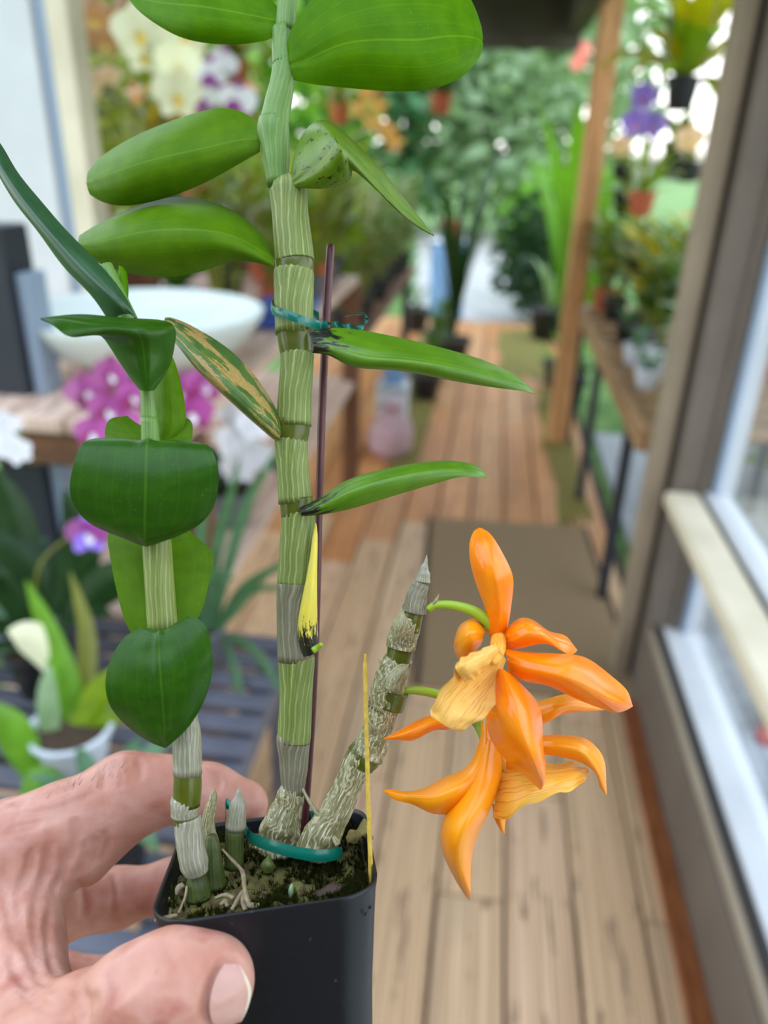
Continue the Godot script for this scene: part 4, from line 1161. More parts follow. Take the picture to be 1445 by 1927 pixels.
func petal_mesh(wide: float, cup: float) -> ArrayMesh:
	var key := "petal%f,%f" % [wide, cup]
	if cache.has(key): return cache[key]
	var g := []
	for i in 7:
		var t := i / 6.0
		var w := wide * 0.5 * pow(sin(PI * (0.06 + 0.9 * pow(t, 0.8))), 0.6)
		var row := PackedVector3Array()
		for j in 5:
			var s := (j - 2) / 2.0
			row.append(Vector3(s * w, t, cup * (t * t * 0.5 + s * s * 0.15)))
		g.append(row)
	cache[key] = sheet(g, 0.0)
	return cache[key]

# a flower of five petals and a lip, facing the given way
func bloom(parent: Node3D, where: Vector3, facing: Vector3, size: float, outer: Material, inner: Material, round_petals := true, lip: Material = null) -> void:
	var z := facing.normalized()
	var x := Vector3.UP.cross(z).normalized()
	var f := hold("flower", parent, Transform3D(Basis(x, z.cross(x), z), where))
	var spin := rng.randf_range(-0.3, 0.3)
	for k in 5:
		var big := k == 1 or k == 4
		var s := size * 0.5 * (1.0 if big else 0.94)
		part("petal", petal_mesh((1.15 if big else 0.8) if round_petals else 0.5, 0.12 if round_petals else -0.1), inner if big else outer, f, Transform3D(Basis(Vector3.BACK, spin + TAU * k / 5.0) * Basis.from_scale(Vector3.ONE * s), Vector3(0, 0, 0.002 * k)))
	part("lip", petal_mesh(0.8, 0.6), lip if lip else M.fl_throat, f, Transform3D(Basis(Vector3.BACK, PI) * Basis.from_scale(Vector3.ONE * size * 0.24), Vector3(0, 0, size * 0.08)))

func pot_of(parent: Node3D, r: float, h: float, mat: Material, at_y := 0.0) -> void:
	var key := "pot%f,%f" % [r, h]
	if not cache.has(key):
		cache[key] = lathe([Vector2(0.001, 0), Vector2(r * 0.72, 0), Vector2(r * 0.96, h * 0.88), Vector2(r * 1.05, h * 0.88), Vector2(r * 1.06, h), Vector2(r * 0.95, h), Vector2(r * 0.92, h * 0.85), Vector2(0.001, h * 0.84)], 18)
		cache[key + "m"] = lathe([Vector2(r * 0.93, h * 0.86), Vector2(r * 0.6, h * 0.92), Vector2(r * 0.2, h * 0.94), Vector2(0.001, h * 0.93)], 12)
	part("pot", cache[key], mat, parent, put(Vector3(0, at_y, 0)))
	part("bark", cache[key + "m"], M.bark_mix, parent, put(Vector3(0, at_y, 0)))

func fan(parent: Node3D, n: int, base: Vector3, length: float, wide: float, droop: float, lean: Vector2, mat: Material) -> void:
	for k in n:
		var a := TAU * k * 0.382 + rng.randf_range(-0.3, 0.3)
		var l := length * rng.randf_range(0.7, 1.1)
		part("leaf", leaf_mesh(wide, droop), mat, parent, Transform3D(Basis(Vector3.UP, a) * Basis(Vector3.BACK, -rng.randf_range(lean.x, lean.y)) * Basis.from_scale(Vector3.ONE * l), base))

# an upright cane with leaves left and right
func cane(parent: Node3D, base: Vector3, tip: Vector3, r: float, leaves: int, length: float, wide: float, mats: Array, stem_mat: Material) -> void:
	var mid := base.lerp(tip, 0.5) + Vector3(rng.randf_range(-0.02, 0.02), 0, rng.randf_range(-0.02, 0.02))
	part("cane", tube([base, mid, tip], [r, r * 1.25, r * 0.5], 8, 8, 0.0, 0.0), stem_mat, parent)
	for k in leaves:
		var t := 0.25 + 0.75 * k / float(leaves)
		var a := (PI if k % 2 else 0.0) + rng.randf_range(-0.9, 0.9) + base.x * 9.0
		part("leaf", leaf_mesh(wide, 0.9), mats[k % mats.size()], parent, Transform3D(Basis(Vector3.UP, a) * Basis(Vector3.BACK, -rng.randf_range(0.6, 1.2)) * Basis.from_scale(Vector3.ONE * length * rng.randf_range(0.75, 1.15)), base.lerp(tip, t)))

func cane_plant(label: String, where: Vector3, h: float, canes: int, leaves: int, length: float, wide: float, mats: Array, pot_mat: Material, pot_r := 0.055, group := "") -> Node3D:
	var t := thing("potted_dendrobium", label, "potted plant", where, group)
	pot_of(t, pot_r, pot_r * 1.7, pot_mat)
	for k in canes:
		var a := TAU * k / canes + rng.randf() * 1.0
		var out := Vector3(cos(a), 0, sin(a))
		cane(t, out * pot_r * 0.4 + Vector3(0, pot_r * 1.5, 0), out * (pot_r * 0.6 + h * 0.1) + Vector3(0, h * rng.randf_range(0.75, 1.0), 0), 0.006, leaves, length, wide, mats, M.bg_olive)
	return t

func fan_plant(label: String, where: Vector3, n: int, length: float, wide: float, droop: float, lean: Vector2, mat: Material, pot_mat: Material, pot_r := 0.06, group := "", called := "potted_strap_orchid") -> Node3D:
	var t := thing(called, label, "potted plant", where, group)
	pot_of(t, pot_r, pot_r * 1.6, pot_mat)
	fan(t, n, Vector3(0, pot_r * 1.45, 0), length, wide, droop, lean, mat)
	return t

# a moth orchid: broad leaves and an arching spray whose flowers stand at the given places
func moth_orchid(label: String, where: Vector3, places: Array, size: float, outer: Material, inner: Material, pot_mat: Material, leaf_mat: Material, lip: Material = null) -> Node3D:
	var t := thing("potted_moth_orchid", label, "potted plant", where)
	pot_of(t, 0.06, 0.1, pot_mat)
	fan(t, 6, Vector3(0, 0.09, 0), 0.2, 0.38, 1.5, Vector2(0.5, 1.0), leaf_mat)
	var pts := [Vector3(0, 0.09, 0)]
	var far := Vector3.ZERO
	for p in places: far += p - where
	far /= places.size()
	pts.append(Vector3(far.x * 0.25, far.y * 0.5 + 0.1, far.z * 0.25))
	for p in places: pts.append(p - where + Vector3(0, 0.012, -0.02))
	part("flower_spike", tube(pts, [0.004, 0.003, 0.0018], 8, 40), M.bg_olive, t)
	for p in places:
		bloom(t, p - where, (CT.origin - p).normalized() + Vector3(rng.randf_range(-0.5, 0.5), rng.randf_range(-0.35, 0.25), rng.randf_range(-0.2, 0.5)), size * rng.randf_range(0.88, 1.1), outer, inner, true, lip)
	return t

# a leaf through the given places (base to tip)
func long_leaf(parent: Node3D, o: Vector3, pts: Array, wide: float, mat: Material, tilt := 0.0) -> void:
	var p := []
	for q in pts: p.append(at(q[0], q[1], q[2]) - o)
	var g := []
	for i in 18:
		var t := i / 17.0
		var c := catmull(p, t)
		var dir := (catmull(p, minf(t + 0.03, 1.0)) - catmull(p, maxf(t - 0.03, 0.0))).normalized()
		var w := dir.cross(CT.basis.z.rotated(dir, tilt)).normalized()
		var nrm := dir.cross(w)
		var hw := wide * 0.5 * pow(sin(PI * clampf(0.12 + 0.88 * t, 0.0, 0.995)), 0.75)
		var row := PackedVector3Array()
		for j in 7:
			var s := (j - 3) / 3.0
			row.append(c + w * s * hw + nrm * hw * 0.25 * absf(s))
		g.append(row)
	part("leaf", sheet(g, 0.0), mat, parent)

func wires(parent: Node3D, r: float, low: float, top: float) -> void:
	for k in 3:
		var a := TAU * k / 3.0
		part("wire", tube([Vector3(cos(a) * r, low, sin(a) * r), Vector3(0, low + 0.25, 0), Vector3(0, top, 0)], [0.0012, 0.0012], 5, 6), M.wire, parent)

func build_plants() -> void:
	# coir mat on the deck
	var mat := thing("door_mat", "brown woven coir mat lying on the deck boards", "mat", Vector3(0.18, 0.0, -2.42))
	part("weave", bar(Vector3(0.66, 0.014, 1.14), 0.006), M.coir, mat, put(Vector3(0, 0.008, 0), Vector3.ONE, Vector3(0, 0.05, 0)))
	for s in [-1, 1]:
		part("edge_strip", bar(Vector3(0.02, 0.017, 1.14), 0.004), M.bark_mix, mat, put(Vector3(s * 0.328, 0.0095, -s * 0.0165), Vector3.ONE, Vector3(0, 0.05, 0)))
	# moss creeping along the deck edges
	for q in [[Vector3(-0.42, 0, -5.2), 0.1, 1.3], [Vector3(-0.36, 0, -4.0), 0.07, 0.6], [Vector3(0.45, 0, -3.7), 0.07, 0.6], [Vector3(0.44, 0, -4.6), 0.08, 0.6], [Vector3(0.3, 0, -6.2), 0.2, 0.8]]:
		var g := []
		for i in 25:
			var row := PackedVector3Array()
			for j in 13:
				var u := j / 6.0 - 1.0
				var v := i / 12.0 - 1.0
				var k := 1.0 + 0.35 * noise.get_noise_2d(u * 30.0 + q[1] * 99.0, v * 30.0)
				var r := u * u + v * v
				row.append(Vector3(u * q[1] * k, 0.002 + 0.014 * maxf(0.0, 1.0 - r) * (0.6 + noise.get_noise_2d(u * 80.0, v * 120.0)), v * q[2] * k))
			g.append(row)
		var m := thing("moss_patch", "flat olive moss growing on the deck edge", "moss", q[0], "moss on the deck", "stuff")
		part("cushion", sheet(g, 0.004), M.moss_deck, m)
	# ---- tall display bench
	var b := thing("display_bench", "tall timber display bench with pinkish boards, a lower shelf and brown legs", "bench", Vector3(-0.95, 0, -2.33))
	for k in 6:
		part("top_board", bar(Vector3(0.118, 0.03, 2.0), 0.004), M.pink_timber, b, put(Vector3(0.33 - k * 0.125, 0.935, 0)))
		part("shelf_board", bar(Vector3(0.118, 0.025, 2.0), 0.004), M.pink_timber, b, put(Vector3(0.33 - k * 0.125, 0.5, 0)))
	for s in [-1, 1]:
		part("rail", bar(Vector3(0.78, 0.08, 0.03), 0.004), M.brown_timber, b, put(Vector3(0.02, 0.88, s * 0.96)))
		for q in [-1, 1]:
			part("leg", bar(Vector3(0.07, 0.92, 0.07), 0.006), M.brown_timber, b, put(Vector3(q * 0.36 + 0.01, 0.46, s * 0.95)))
	var ri := thing("plant_riser", "narrow timber riser shelf standing on the display bench", "shelf", Vector3(-1.13, 0.951, -2.76))
	for k in 2: part("shelf_board", bar(Vector3(0.15, 0.02, 1.16), 0.003), M.brown_timber, ri, put(Vector3(-0.08 + 0.16 * k, 0.25, 0)))
	for s in [-1, 1]: part("support", bar(Vector3(0.3, 0.24, 0.03), 0.003), M.brown_timber, ri, put(Vector3(0, 0.12, s * 0.52)))
	# glazed bowl
	var bw := thing("glazed_bowl", "wide shallow pale glazed bowl on the tall bench", "bowl", Vector3(-0.82, 0.951, -1.76))
	part("bowl", lathe([Vector2(0.001, 0.0), Vector2(0.12, 0.0), Vector2(0.14, 0.012), Vector2(0.24, 0.06), Vector2(0.282, 0.115), Vector2(0.29, 0.135), Vector2(0.282, 0.136), Vector2(0.27, 0.115), Vector2(0.22, 0.062), Vector2(0.11, 0.022), Vector2(0.001, 0.02)], 40), M.bowl_glaze, bw)
	var bl := thing("blue_tray", "small blue plastic tray beside the glazed bowl", "tray", Vector3(-0.62, 0.951, -2.32))
	part("tray", bar(Vector3(0.16, 0.05, 0.22), 0.01), M.blue_plastic, bl, put(Vector3(0, 0.025, 0)))
	part("tray_rim", bar(Vector3(0.18, 0.012, 0.24), 0.004), M.blue_plastic, bl, put(Vector3(0, 0.054, 0)))
	# ---- grey plastic bench near the hand
	var gb := thing("slatted_bench", "low grey plastic slatted bench under the leafy pots", "bench", Vector3(-0.8, 0, -0.8))
	for k in 17:
		part("slat", bar(Vector3(0.9, 0.02, 0.042), 0.004), M.grey_plastic, gb, put(Vector3(0, 0.49, -0.5 + k * 0.0625)))
	for s in [-1, 0, 1]: part("bearer", bar(Vector3(0.05, 0.05, 1.06), 0.004), M.grey_plastic, gb, put(Vector3(s * 0.42, 0.455, 0)))
	for s in [-1, 1]:
		for q in [-1, 1]: part("leg", bar(Vector3(0.05, 0.45, 0.05), 0.005), M.grey_plastic, gb, put(Vector3(s * 0.42, 0.22, q * 0.5)))
	near_plants()
	left_plants()
	right_plants()

func near_plants() -> void:
	# lime cattleya in a white pot
	var o := Vector3(-0.62, 0.5, -0.9)
	var t := thing("potted_cattleya", "lime green cattleya with one yellowing leaf in a white pot", "potted plant", o)
	pot_of(t, 0.065, 0.085, M.white_plastic)
	for q in [[[[140, 1420, 1.28], [134, 1320, 1.26], [95, 1200, 1.24], [48, 1092, 1.22]], 0.042, "bg_bright", 0.2], [[[150, 1420, 1.3], [160, 1300, 1.3], [164, 1190, 1.31], [132, 1075, 1.32]], 0.034, "bg_olive", 0.5], [[[110, 1270, 1.26], [85, 1225, 1.24], [52, 1196, 1.22], [15, 1186, 1.2]], 0.055, "fl_cream", 0.3],
			[[[100, 1440, 1.26], [92, 1360, 1.24], [88, 1300, 1.23], [94, 1250, 1.23]], 0.035, "bg_mint", 0.2], [[[60, 1462, 1.22], [40, 1410, 1.2], [12, 1360, 1.18], [-40, 1320, 1.16]], 0.055, "bg_bright", 0.3], [[[150, 1410, 1.27], [172, 1340, 1.25], [200, 1290, 1.24], [240, 1250, 1.23]], 0.05, "bg_lime", 0.4], [[[160, 1400, 1.28], [195, 1370, 1.26], [225, 1345, 1.25], [262, 1330, 1.24]], 0.045, "bg_lime", 0.8], [[[110, 1500, 1.22], [80, 1480, 1.2], [60, 1486, 1.19], [40, 1496, 1.18]], 0.06, "bg_bright", 0.2]]:
		long_leaf(t, o, q[0], q[1], M[q[2]], q[3])
	for q in [[[140, 1425, 1.28], [138, 1380, 1.27], [140, 1330, 1.27]], [[104, 1445, 1.26], [100, 1400, 1.25], [96, 1370, 1.25]], [[166, 1420, 1.28], [160, 1400, 1.28], [156, 1370, 1.28]]]:
		var pts := []
		for p in q: pts.append(at(p[0], p[1], p[2]) - o)
		part("pseudobulb", tube(pts, [0.008, 0.014, 0.006], 12, 12), M.bg_lime, t)
	# blue-green strap orchid
	o = Vector3(-0.52, 0.5, -1.22)
	t = thing("potted_strap_orchid", "grey pot of narrow blue-green strap leaves on the slatted bench", "potted plant", o)
	pot_of(t, 0.05, 0.08, M.grey_pot)
	for q in [[[400, 1190], [432, 1060], [470, 940], [535, 825]], [[405, 1190], [450, 1120], [500, 1080], [590, 1040]], [[395, 1185], [404, 1060], [430, 950], [452, 860]], [[400, 1195], [440, 1150], [480, 1110], [560, 1110]], [[420, 1200], [440, 1260], [452, 1330], [468, 1400]], [[425, 1195], [470, 1220], [510, 1270], [545, 1330]], [[385, 1190], [372, 1080], [380, 960], [350, 860]]]:
		var pts := []
		for k in 4: pts.append([q[k][0], q[k][1], 1.52 - 0.03 * k])
		long_leaf(t, o, pts, 0.024, M.bg_blue, 0.5)
	# dark leaved moth orchid with one purple flower
	t = moth_orchid("dark-leaved moth orchid with a single violet bloom on the slatted bench", Vector3(-0.78, 0.5, -1.08), [at(165, 1003, 1.35)], 0.075, M.fl_violet, M.fl_purple, M.black_plastic, M.bg_dark, M.fl_white)
	t.set_meta("label", "dark-leaved moth orchid with a single violet bloom on the slatted bench")
	o = t.position
	for q in [[[60, 1150], [40, 1050], [20, 960], [-10, 880]], [[90, 1160], [70, 1080], [10, 1020], [-50, 1000]], [[110, 1160], [140, 1080], [150, 1000], [120, 920]], [[130, 1170], [190, 1110], [230, 1090], [270, 1110]], [[60, 1180], [30, 1120], [0, 1080], [-40, 1090]]]:
		var pts := []
		for k in 4: pts.append([q[k][0], q[k][1], 1.42 - 0.02 * k])
		long_leaf(t, o, pts, 0.075, M.bg_dark, 0.3)
	# black pots between
	for q in [[Vector3(-0.9, 0.5, -0.82), "leafy black nursery pot behind the lime cattleya", "bg_dark"], [Vector3(-0.98, 0.5, -1.05), "black nursery pot of short dark leaves at the back of the slatted bench", "bg_dark"], [Vector3(-0.47, 0.5, -0.72), "half-hidden black nursery pot of drooping leaves beside the hand", "bg_blue"]]:
		fan_plant(q[1], q[0], 7, 0.16, 0.2, 1.2, Vector2(0.5, 1.1), M[q[2]], M.black_plastic, 0.06)
	# magenta moth orchid
	var m := []
	for q in [[165, 735], [215, 700], [205, 770], [255, 745], [180, 815], [345, 735], [385, 720], [365, 775], [240, 800]]: m.append(at(q[0], q[1], 1.36 + 0.015 * (q[0] % 5)))
	moth_orchid("moth orchid with a spray of magenta flowers with white hearts on the slatted bench", Vector3(-0.6, 0.5, -1.24), m, 0.078, M.fl_magenta, M.fl_orchid, M.black_plastic, M.bg_green, M.fl_white)
	m = []
	for q in [[440, 770], [478, 800], [440, 830], [485, 860], [452, 880], [420, 760]]: m.append(at(q[0], q[1], 1.78))
	moth_orchid("moth orchid with drooping white flowers on the lower shelf", Vector3(-0.64, 0.513, -1.8), m, 0.09, M.fl_white, M.fl_white, M.grey_pot, M.bg_dark, M.fl_white)
	m = []
	for q in [[12, 840], [34, 850], [10, 800]]: m.append(at(q[0], q[1], 1.3))
	moth_orchid("moth orchid with pale white flowers beside the dark post", Vector3(-0.96, 0.5, -1.22), m, 0.05, M.fl_white, M.fl_white, M.white_plastic, M.bg_blue, M.fl_white)

func left_plants() -> void:
	var m := []
	for q in [[272, 95], [338, 120], [300, 40], [332, 175], [262, 60], [350, 60]]: m.append(at(q[0], q[1], 1.75 + 0.015 * (q[0] % 7)))
	moth_orchid("moth orchid with large cream flowers on the tall bench", Vector3(-0.93, 0.951, -2.26), m, 0.12, M.fl_cream, M.fl_cream, M.white_plastic, M.bg_green)
	m = []
	for q in [[400, 142], [448, 192], [385, 185], [424, 118]]: m.append(at(q[0], q[1], 2.05 + 0.02 * (q[0] % 3)))
	moth_orchid("moth orchid with purple flowers and white hearts on the tall bench", Vector3(-0.9, 0.951, -2.62), m, 0.1, M.fl_purple, M.fl_white, M.black_plastic, M.bg_dark, M.fl_purple)
	m = []
	for q in [[140, 30], [180, 15], [215, 35], [160, 75], [200, 80], [140, 110], [240, 10], [180, 40], [230, 60]]: m.append(at(q[0], q[1], 2.25 + 0.02 * (q[0] % 4)))
	moth_orchid("moth orchid with a cloud of golden flowers on the riser shelf", Vector3(-1.2, 1.211, -2.32), m, 0.085, M.fl_tan, M.fl_amber, M.terracotta, M.bg_olive)
	m = []
	for q in [[176, 150], [206, 142], [170, 172], [150, 130]]: m.append(at(q[0], q[1], 2.2))
	moth_orchid("moth orchid with small peach flowers on the riser shelf", Vector3(-1.06, 1.211, -2.52), m, 0.06, M.fl_peach, M.fl_peach, M.black_plastic, M.bg_dark)
	# a grey bucket hung behind
	var labels := ["dendrobium with olive canes beside the cream moth orchid", "dendrobium with yellow-green leaves beside the purple moth orchid", "bushy lime dendrobium at the edge of the tall bench", "dendrobium with golden tips on the riser shelf", "tall dark dendrobium on the riser shelf", "dendrobium with orange flowers at the end of the tall bench", "sparse dendrobium at the far corner of the tall bench", "dendrobium with pale leaves behind the orange pots"]
	var spots := [Vector3(-0.75, 0.951, -2.15), Vector3(-0.7, 0.951, -2.5), Vector3(-0.62, 0.951, -2.72), Vector3(-1.16, 1.211, -2.75), Vector3(-1.18, 1.211, -3.1), Vector3(-0.64, 0.951, -3.02), Vector3(-0.66, 0.951, -3.26), Vector3(-0.92, 0.951, -3.1)]
	var tones := [["bg_olive", "bg_green"], ["bg_lime", "bg_olive"], ["bg_lime", "bg_yellow"], ["bg_gold", "bg_olive"], ["bg_dark", "bg_green"], ["bg_olive", "bg_lime"], ["bg_green", "bg_olive"], ["bg_mint", "bg_lime"]]
	for k in spots.size():
		var p := cane_plant(labels[k], spots[k], [0.5, 0.42, 0.46, 0.42, 0.5, 0.55, 0.5, 0.48][k], 6, 9, 0.13, 0.28, [M[tones[k][0]], M[tones[k][1]]], [M.black_plastic, M.terracotta, M.grey_pot][k % 3], 0.05)
		if k == 5:
			for q in [[690, 175, 3.35], [712, 200, 3.33], [676, 205, 3.36], [742, 268, 3.3], [728, 245, 3.3], [700, 232, 3.3]]:
				bloom(p, at(q[0], q[1], q[2]) - spots[k], Vector3(0.3, 0.2, 1), 0.1, M.fl_orange, M.fl_gold, false)
		if k == 1:
			for q in [[355, 205, 2.4], [370, 195, 2.4], [312, 160, 2.4], [255, 175, 2.42], [470, 170, 2.45]]:
				bloom(p, at(q[0], q[1], q[2]) - spots[k], Vector3(0.3, 0.2, 1), 0.07, [M.fl_coral, M.fl_coral, M.fl_gold, M.fl_white, M.fl_pink][int(q[0]) % 5], M.fl_peach, false)
	for q in [[Vector3(-0.78, 0.951, -2.78), "lime seedling in an orange pot with the taller orange rim"], [Vector3(-0.66, 0.951, -2.93), "lime seedling in an orange pot beside the dendrobium with orange flowers"]]:
		fan_plant(q[1], q[0], 8, 0.2, 0.2, 1.0, Vector2(0.2, 0.8), M.bg_lime, M.orange_plastic, 0.05 if q[0].z > -2.8 else 0.058)
	# ---- lower bench further along, with rows of black pots
	var b := thing("far_bench", "low timber bench crowded with black pots beyond the tall bench", "bench", Vector3(-0.94, 0, -4.95))
	for k in 5: part("top_board", bar(Vector3(0.13, 0.03, 2.7), 0.004), M.brown_timber, b, put(Vector3(0.28 - k * 0.14, 0.585, 0)))
	for s in [-1, 1]:
		for q in [-1, 1]: part("leg", bar(Vector3(0.06, 0.57, 0.06), 0.005), M.black_steel, b, put(Vector3(q * 0.28, 0.285, s * 1.25)))
	var n := 0
	for i in 8:
		for j in 2:
			var w := Vector3(-0.7 - j * 0.33 + rng.randf_range(-0.02, 0.02), 0.601, -3.78 - i * 0.335)
			var pal: Array = [["bg_olive", "bg_lime"], ["bg_lime", "bg_yellow"], ["bg_green", "bg_lime"], ["bg_yellow", "bg_lime"]][(i * 2 + j) % 4]
			cane_plant("%s dendrobium in a black pot, %s from the tall bench in the %s row" % [{"bg_olive": "olive", "bg_lime": "lime", "bg_green": "green", "bg_yellow": "yellowish"}[pal[0]], ["first", "second", "third", "fourth", "fifth", "sixth", "seventh", "eighth", "ninth"][i], ["aisle-side", "back"][j]], w, 0.66 + 0.16 * j + 0.05 * (i % 3), 5, 11, 0.15, 0.3, [M[pal[0]], M[pal[1]]], M.black_plastic, 0.075, "dendrobiums on the low bench")
			n += 1
	# things round the bench foot
	var sk := thing("pink_sack", "slumped pink sack leaning by the brown bench leg", "sack", Vector3(-0.45, 0.0, -3.72))
	part("sack", tube([Vector3(0, 0.0, 0), Vector3(0, 0.06, 0), Vector3(0.005, 0.14, 0), Vector3(0, 0.2, 0.01), Vector3(0.01, 0.25, 0.02)], [0.085, 0.115, 0.11, 0.08, 0.03], 22, 18, 0.18, 0.0), M.pink_sack, sk)
	part("sack_neck", tube([Vector3(0.01, 0.24, 0.02), Vector3(0.02, 0.29, 0.02)], [0.03, 0.055], 16, 6, 0.2, 0.1, 7), M.pink_sack, sk)
	var jug := thing("blue_jug", "pale blue plastic jug on an upturned white crate", "jug", Vector3(-0.48, 0.3, -4.02))
	part("body", lathe([Vector2(0.001, 0), Vector2(0.05, 0), Vector2(0.055, 0.02), Vector2(0.055, 0.12), Vector2(0.03, 0.16), Vector2(0.018, 0.18), Vector2(0.02, 0.2), Vector2(0.001, 0.2)], 16), M.blue_cloth, jug)
	part("handle", tube([Vector3(0.05, 0.13, 0), Vector3(0.085, 0.11, 0), Vector3(0.085, 0.07, 0), Vector3(0.053, 0.05, 0)], [0.008, 0.008], 8, 12), M.blue_cloth, jug)
	var cr := thing("white_crate", "white slatted crate standing under the blue jug", "crate", Vector3(-0.48, 0.0, -4.02))
	for s in [-1, 1]:
		for k in 3:
			part("slat", bar(Vector3(0.16, 0.06, 0.012), 0.003), M.white_plastic, cr, put(Vector3(0, 0.06 + k * 0.085, s * 0.07)))
			part("slat", bar(Vector3(0.012, 0.06, 0.13), 0.003), M.white_plastic, cr, put(Vector3(s * 0.075, 0.06 + k * 0.085, 0)))
	part("lid", bar(Vector3(0.17, 0.02, 0.16), 0.004), M.white_plastic, cr, put(Vector3(0, 0.289, 0)))
	# pots on the deck
	for q in [[Vector3(-0.36, 0, -4.75), 0.1, "first"], [Vector3(-0.36, 0, -5.15), 0.11, "second"], [Vector3(-0.38, 0, -6.0), 0.1, "third"], [Vector3(-0.36, 0, -6.45), 0.12, "fourth"], [Vector3(-0.62, 0, -6.75), 0.12, "fifth"]]:
		fan_plant("%s black tub of strap leaves along the low bench, counted from the white crate" % q[2], q[0], 9, 0.3, 0.1, 1.3, Vector2(0.1, 0.6), M.bg_green, M.black_plastic, q[1], "tubs on the deck")
	fan_plant("tall dark strap-leaved vanda at the end of the low bench", Vector3(-0.24, 0.0, -5.6), 9, 1.35, 0.05, 0.7, Vector2(0.02, 0.3), M.bg_dark, M.black_plastic, 0.13)
	var dr := thing("water_drum", "pale blue drum at the end of the deck", "drum", Vector3(-0.42, -0.1, -7.6))
	part("drum", lathe([Vector2(0.001, 0), Vector2(0.16, 0), Vector2(0.17, 0.03), Vector2(0.165, 0.3), Vector2(0.175, 0.32), Vector2(0.165, 0.34), Vector2(0.17, 0.7), Vector2(0.16, 0.75), Vector2(0.001, 0.75)], 24), M.blue_cloth, dr)
	part("lid", lathe([Vector2(0.001, 0.0), Vector2(0.175, 0.0), Vector2(0.175, 0.03), Vector2(0.001, 0.04)], 24), M.white_plastic, dr, put(Vector3(0, 0.75, 0)))
	fan_plant("terracotta pot of short leaves on the pale blue drum", Vector3(-0.42, 0.69, -7.6), 8, 0.2, 0.2, 1.0, Vector2(0.2, 0.8), M.bg_green, M.terracotta, 0.1)
	# hanging sprays under the roof
	for q in [[Vector3(-1.0, 1.62, -3.1), "hanging pot of trailing olive leaves under the roof boards", "bg_olive"], [Vector3(-0.62, 1.68, -4.1), "hanging pot of golden leaves under the rafters", "bg_gold"], [Vector3(-0.35, 1.62, -4.7), "hanging pot of green leaves near the end beam", "bg_green"], [Vector3(-0.85, 1.55, -4.4), "hanging pot of brownish leaves behind the golden one", "bg_olive"]]:
		var t := thing("hanging_orchid", q[1], "potted plant", q[0])
		pot_of(t, 0.06, 0.1, M.terracotta)
		fan(t, 16, Vector3(0, 0.09, 0), 0.3, 0.16, 2.2, Vector2(0.2, 1.2), M[q[2]])
		wires(t, 0.06, 0.1, 2.25 - q[0].y)

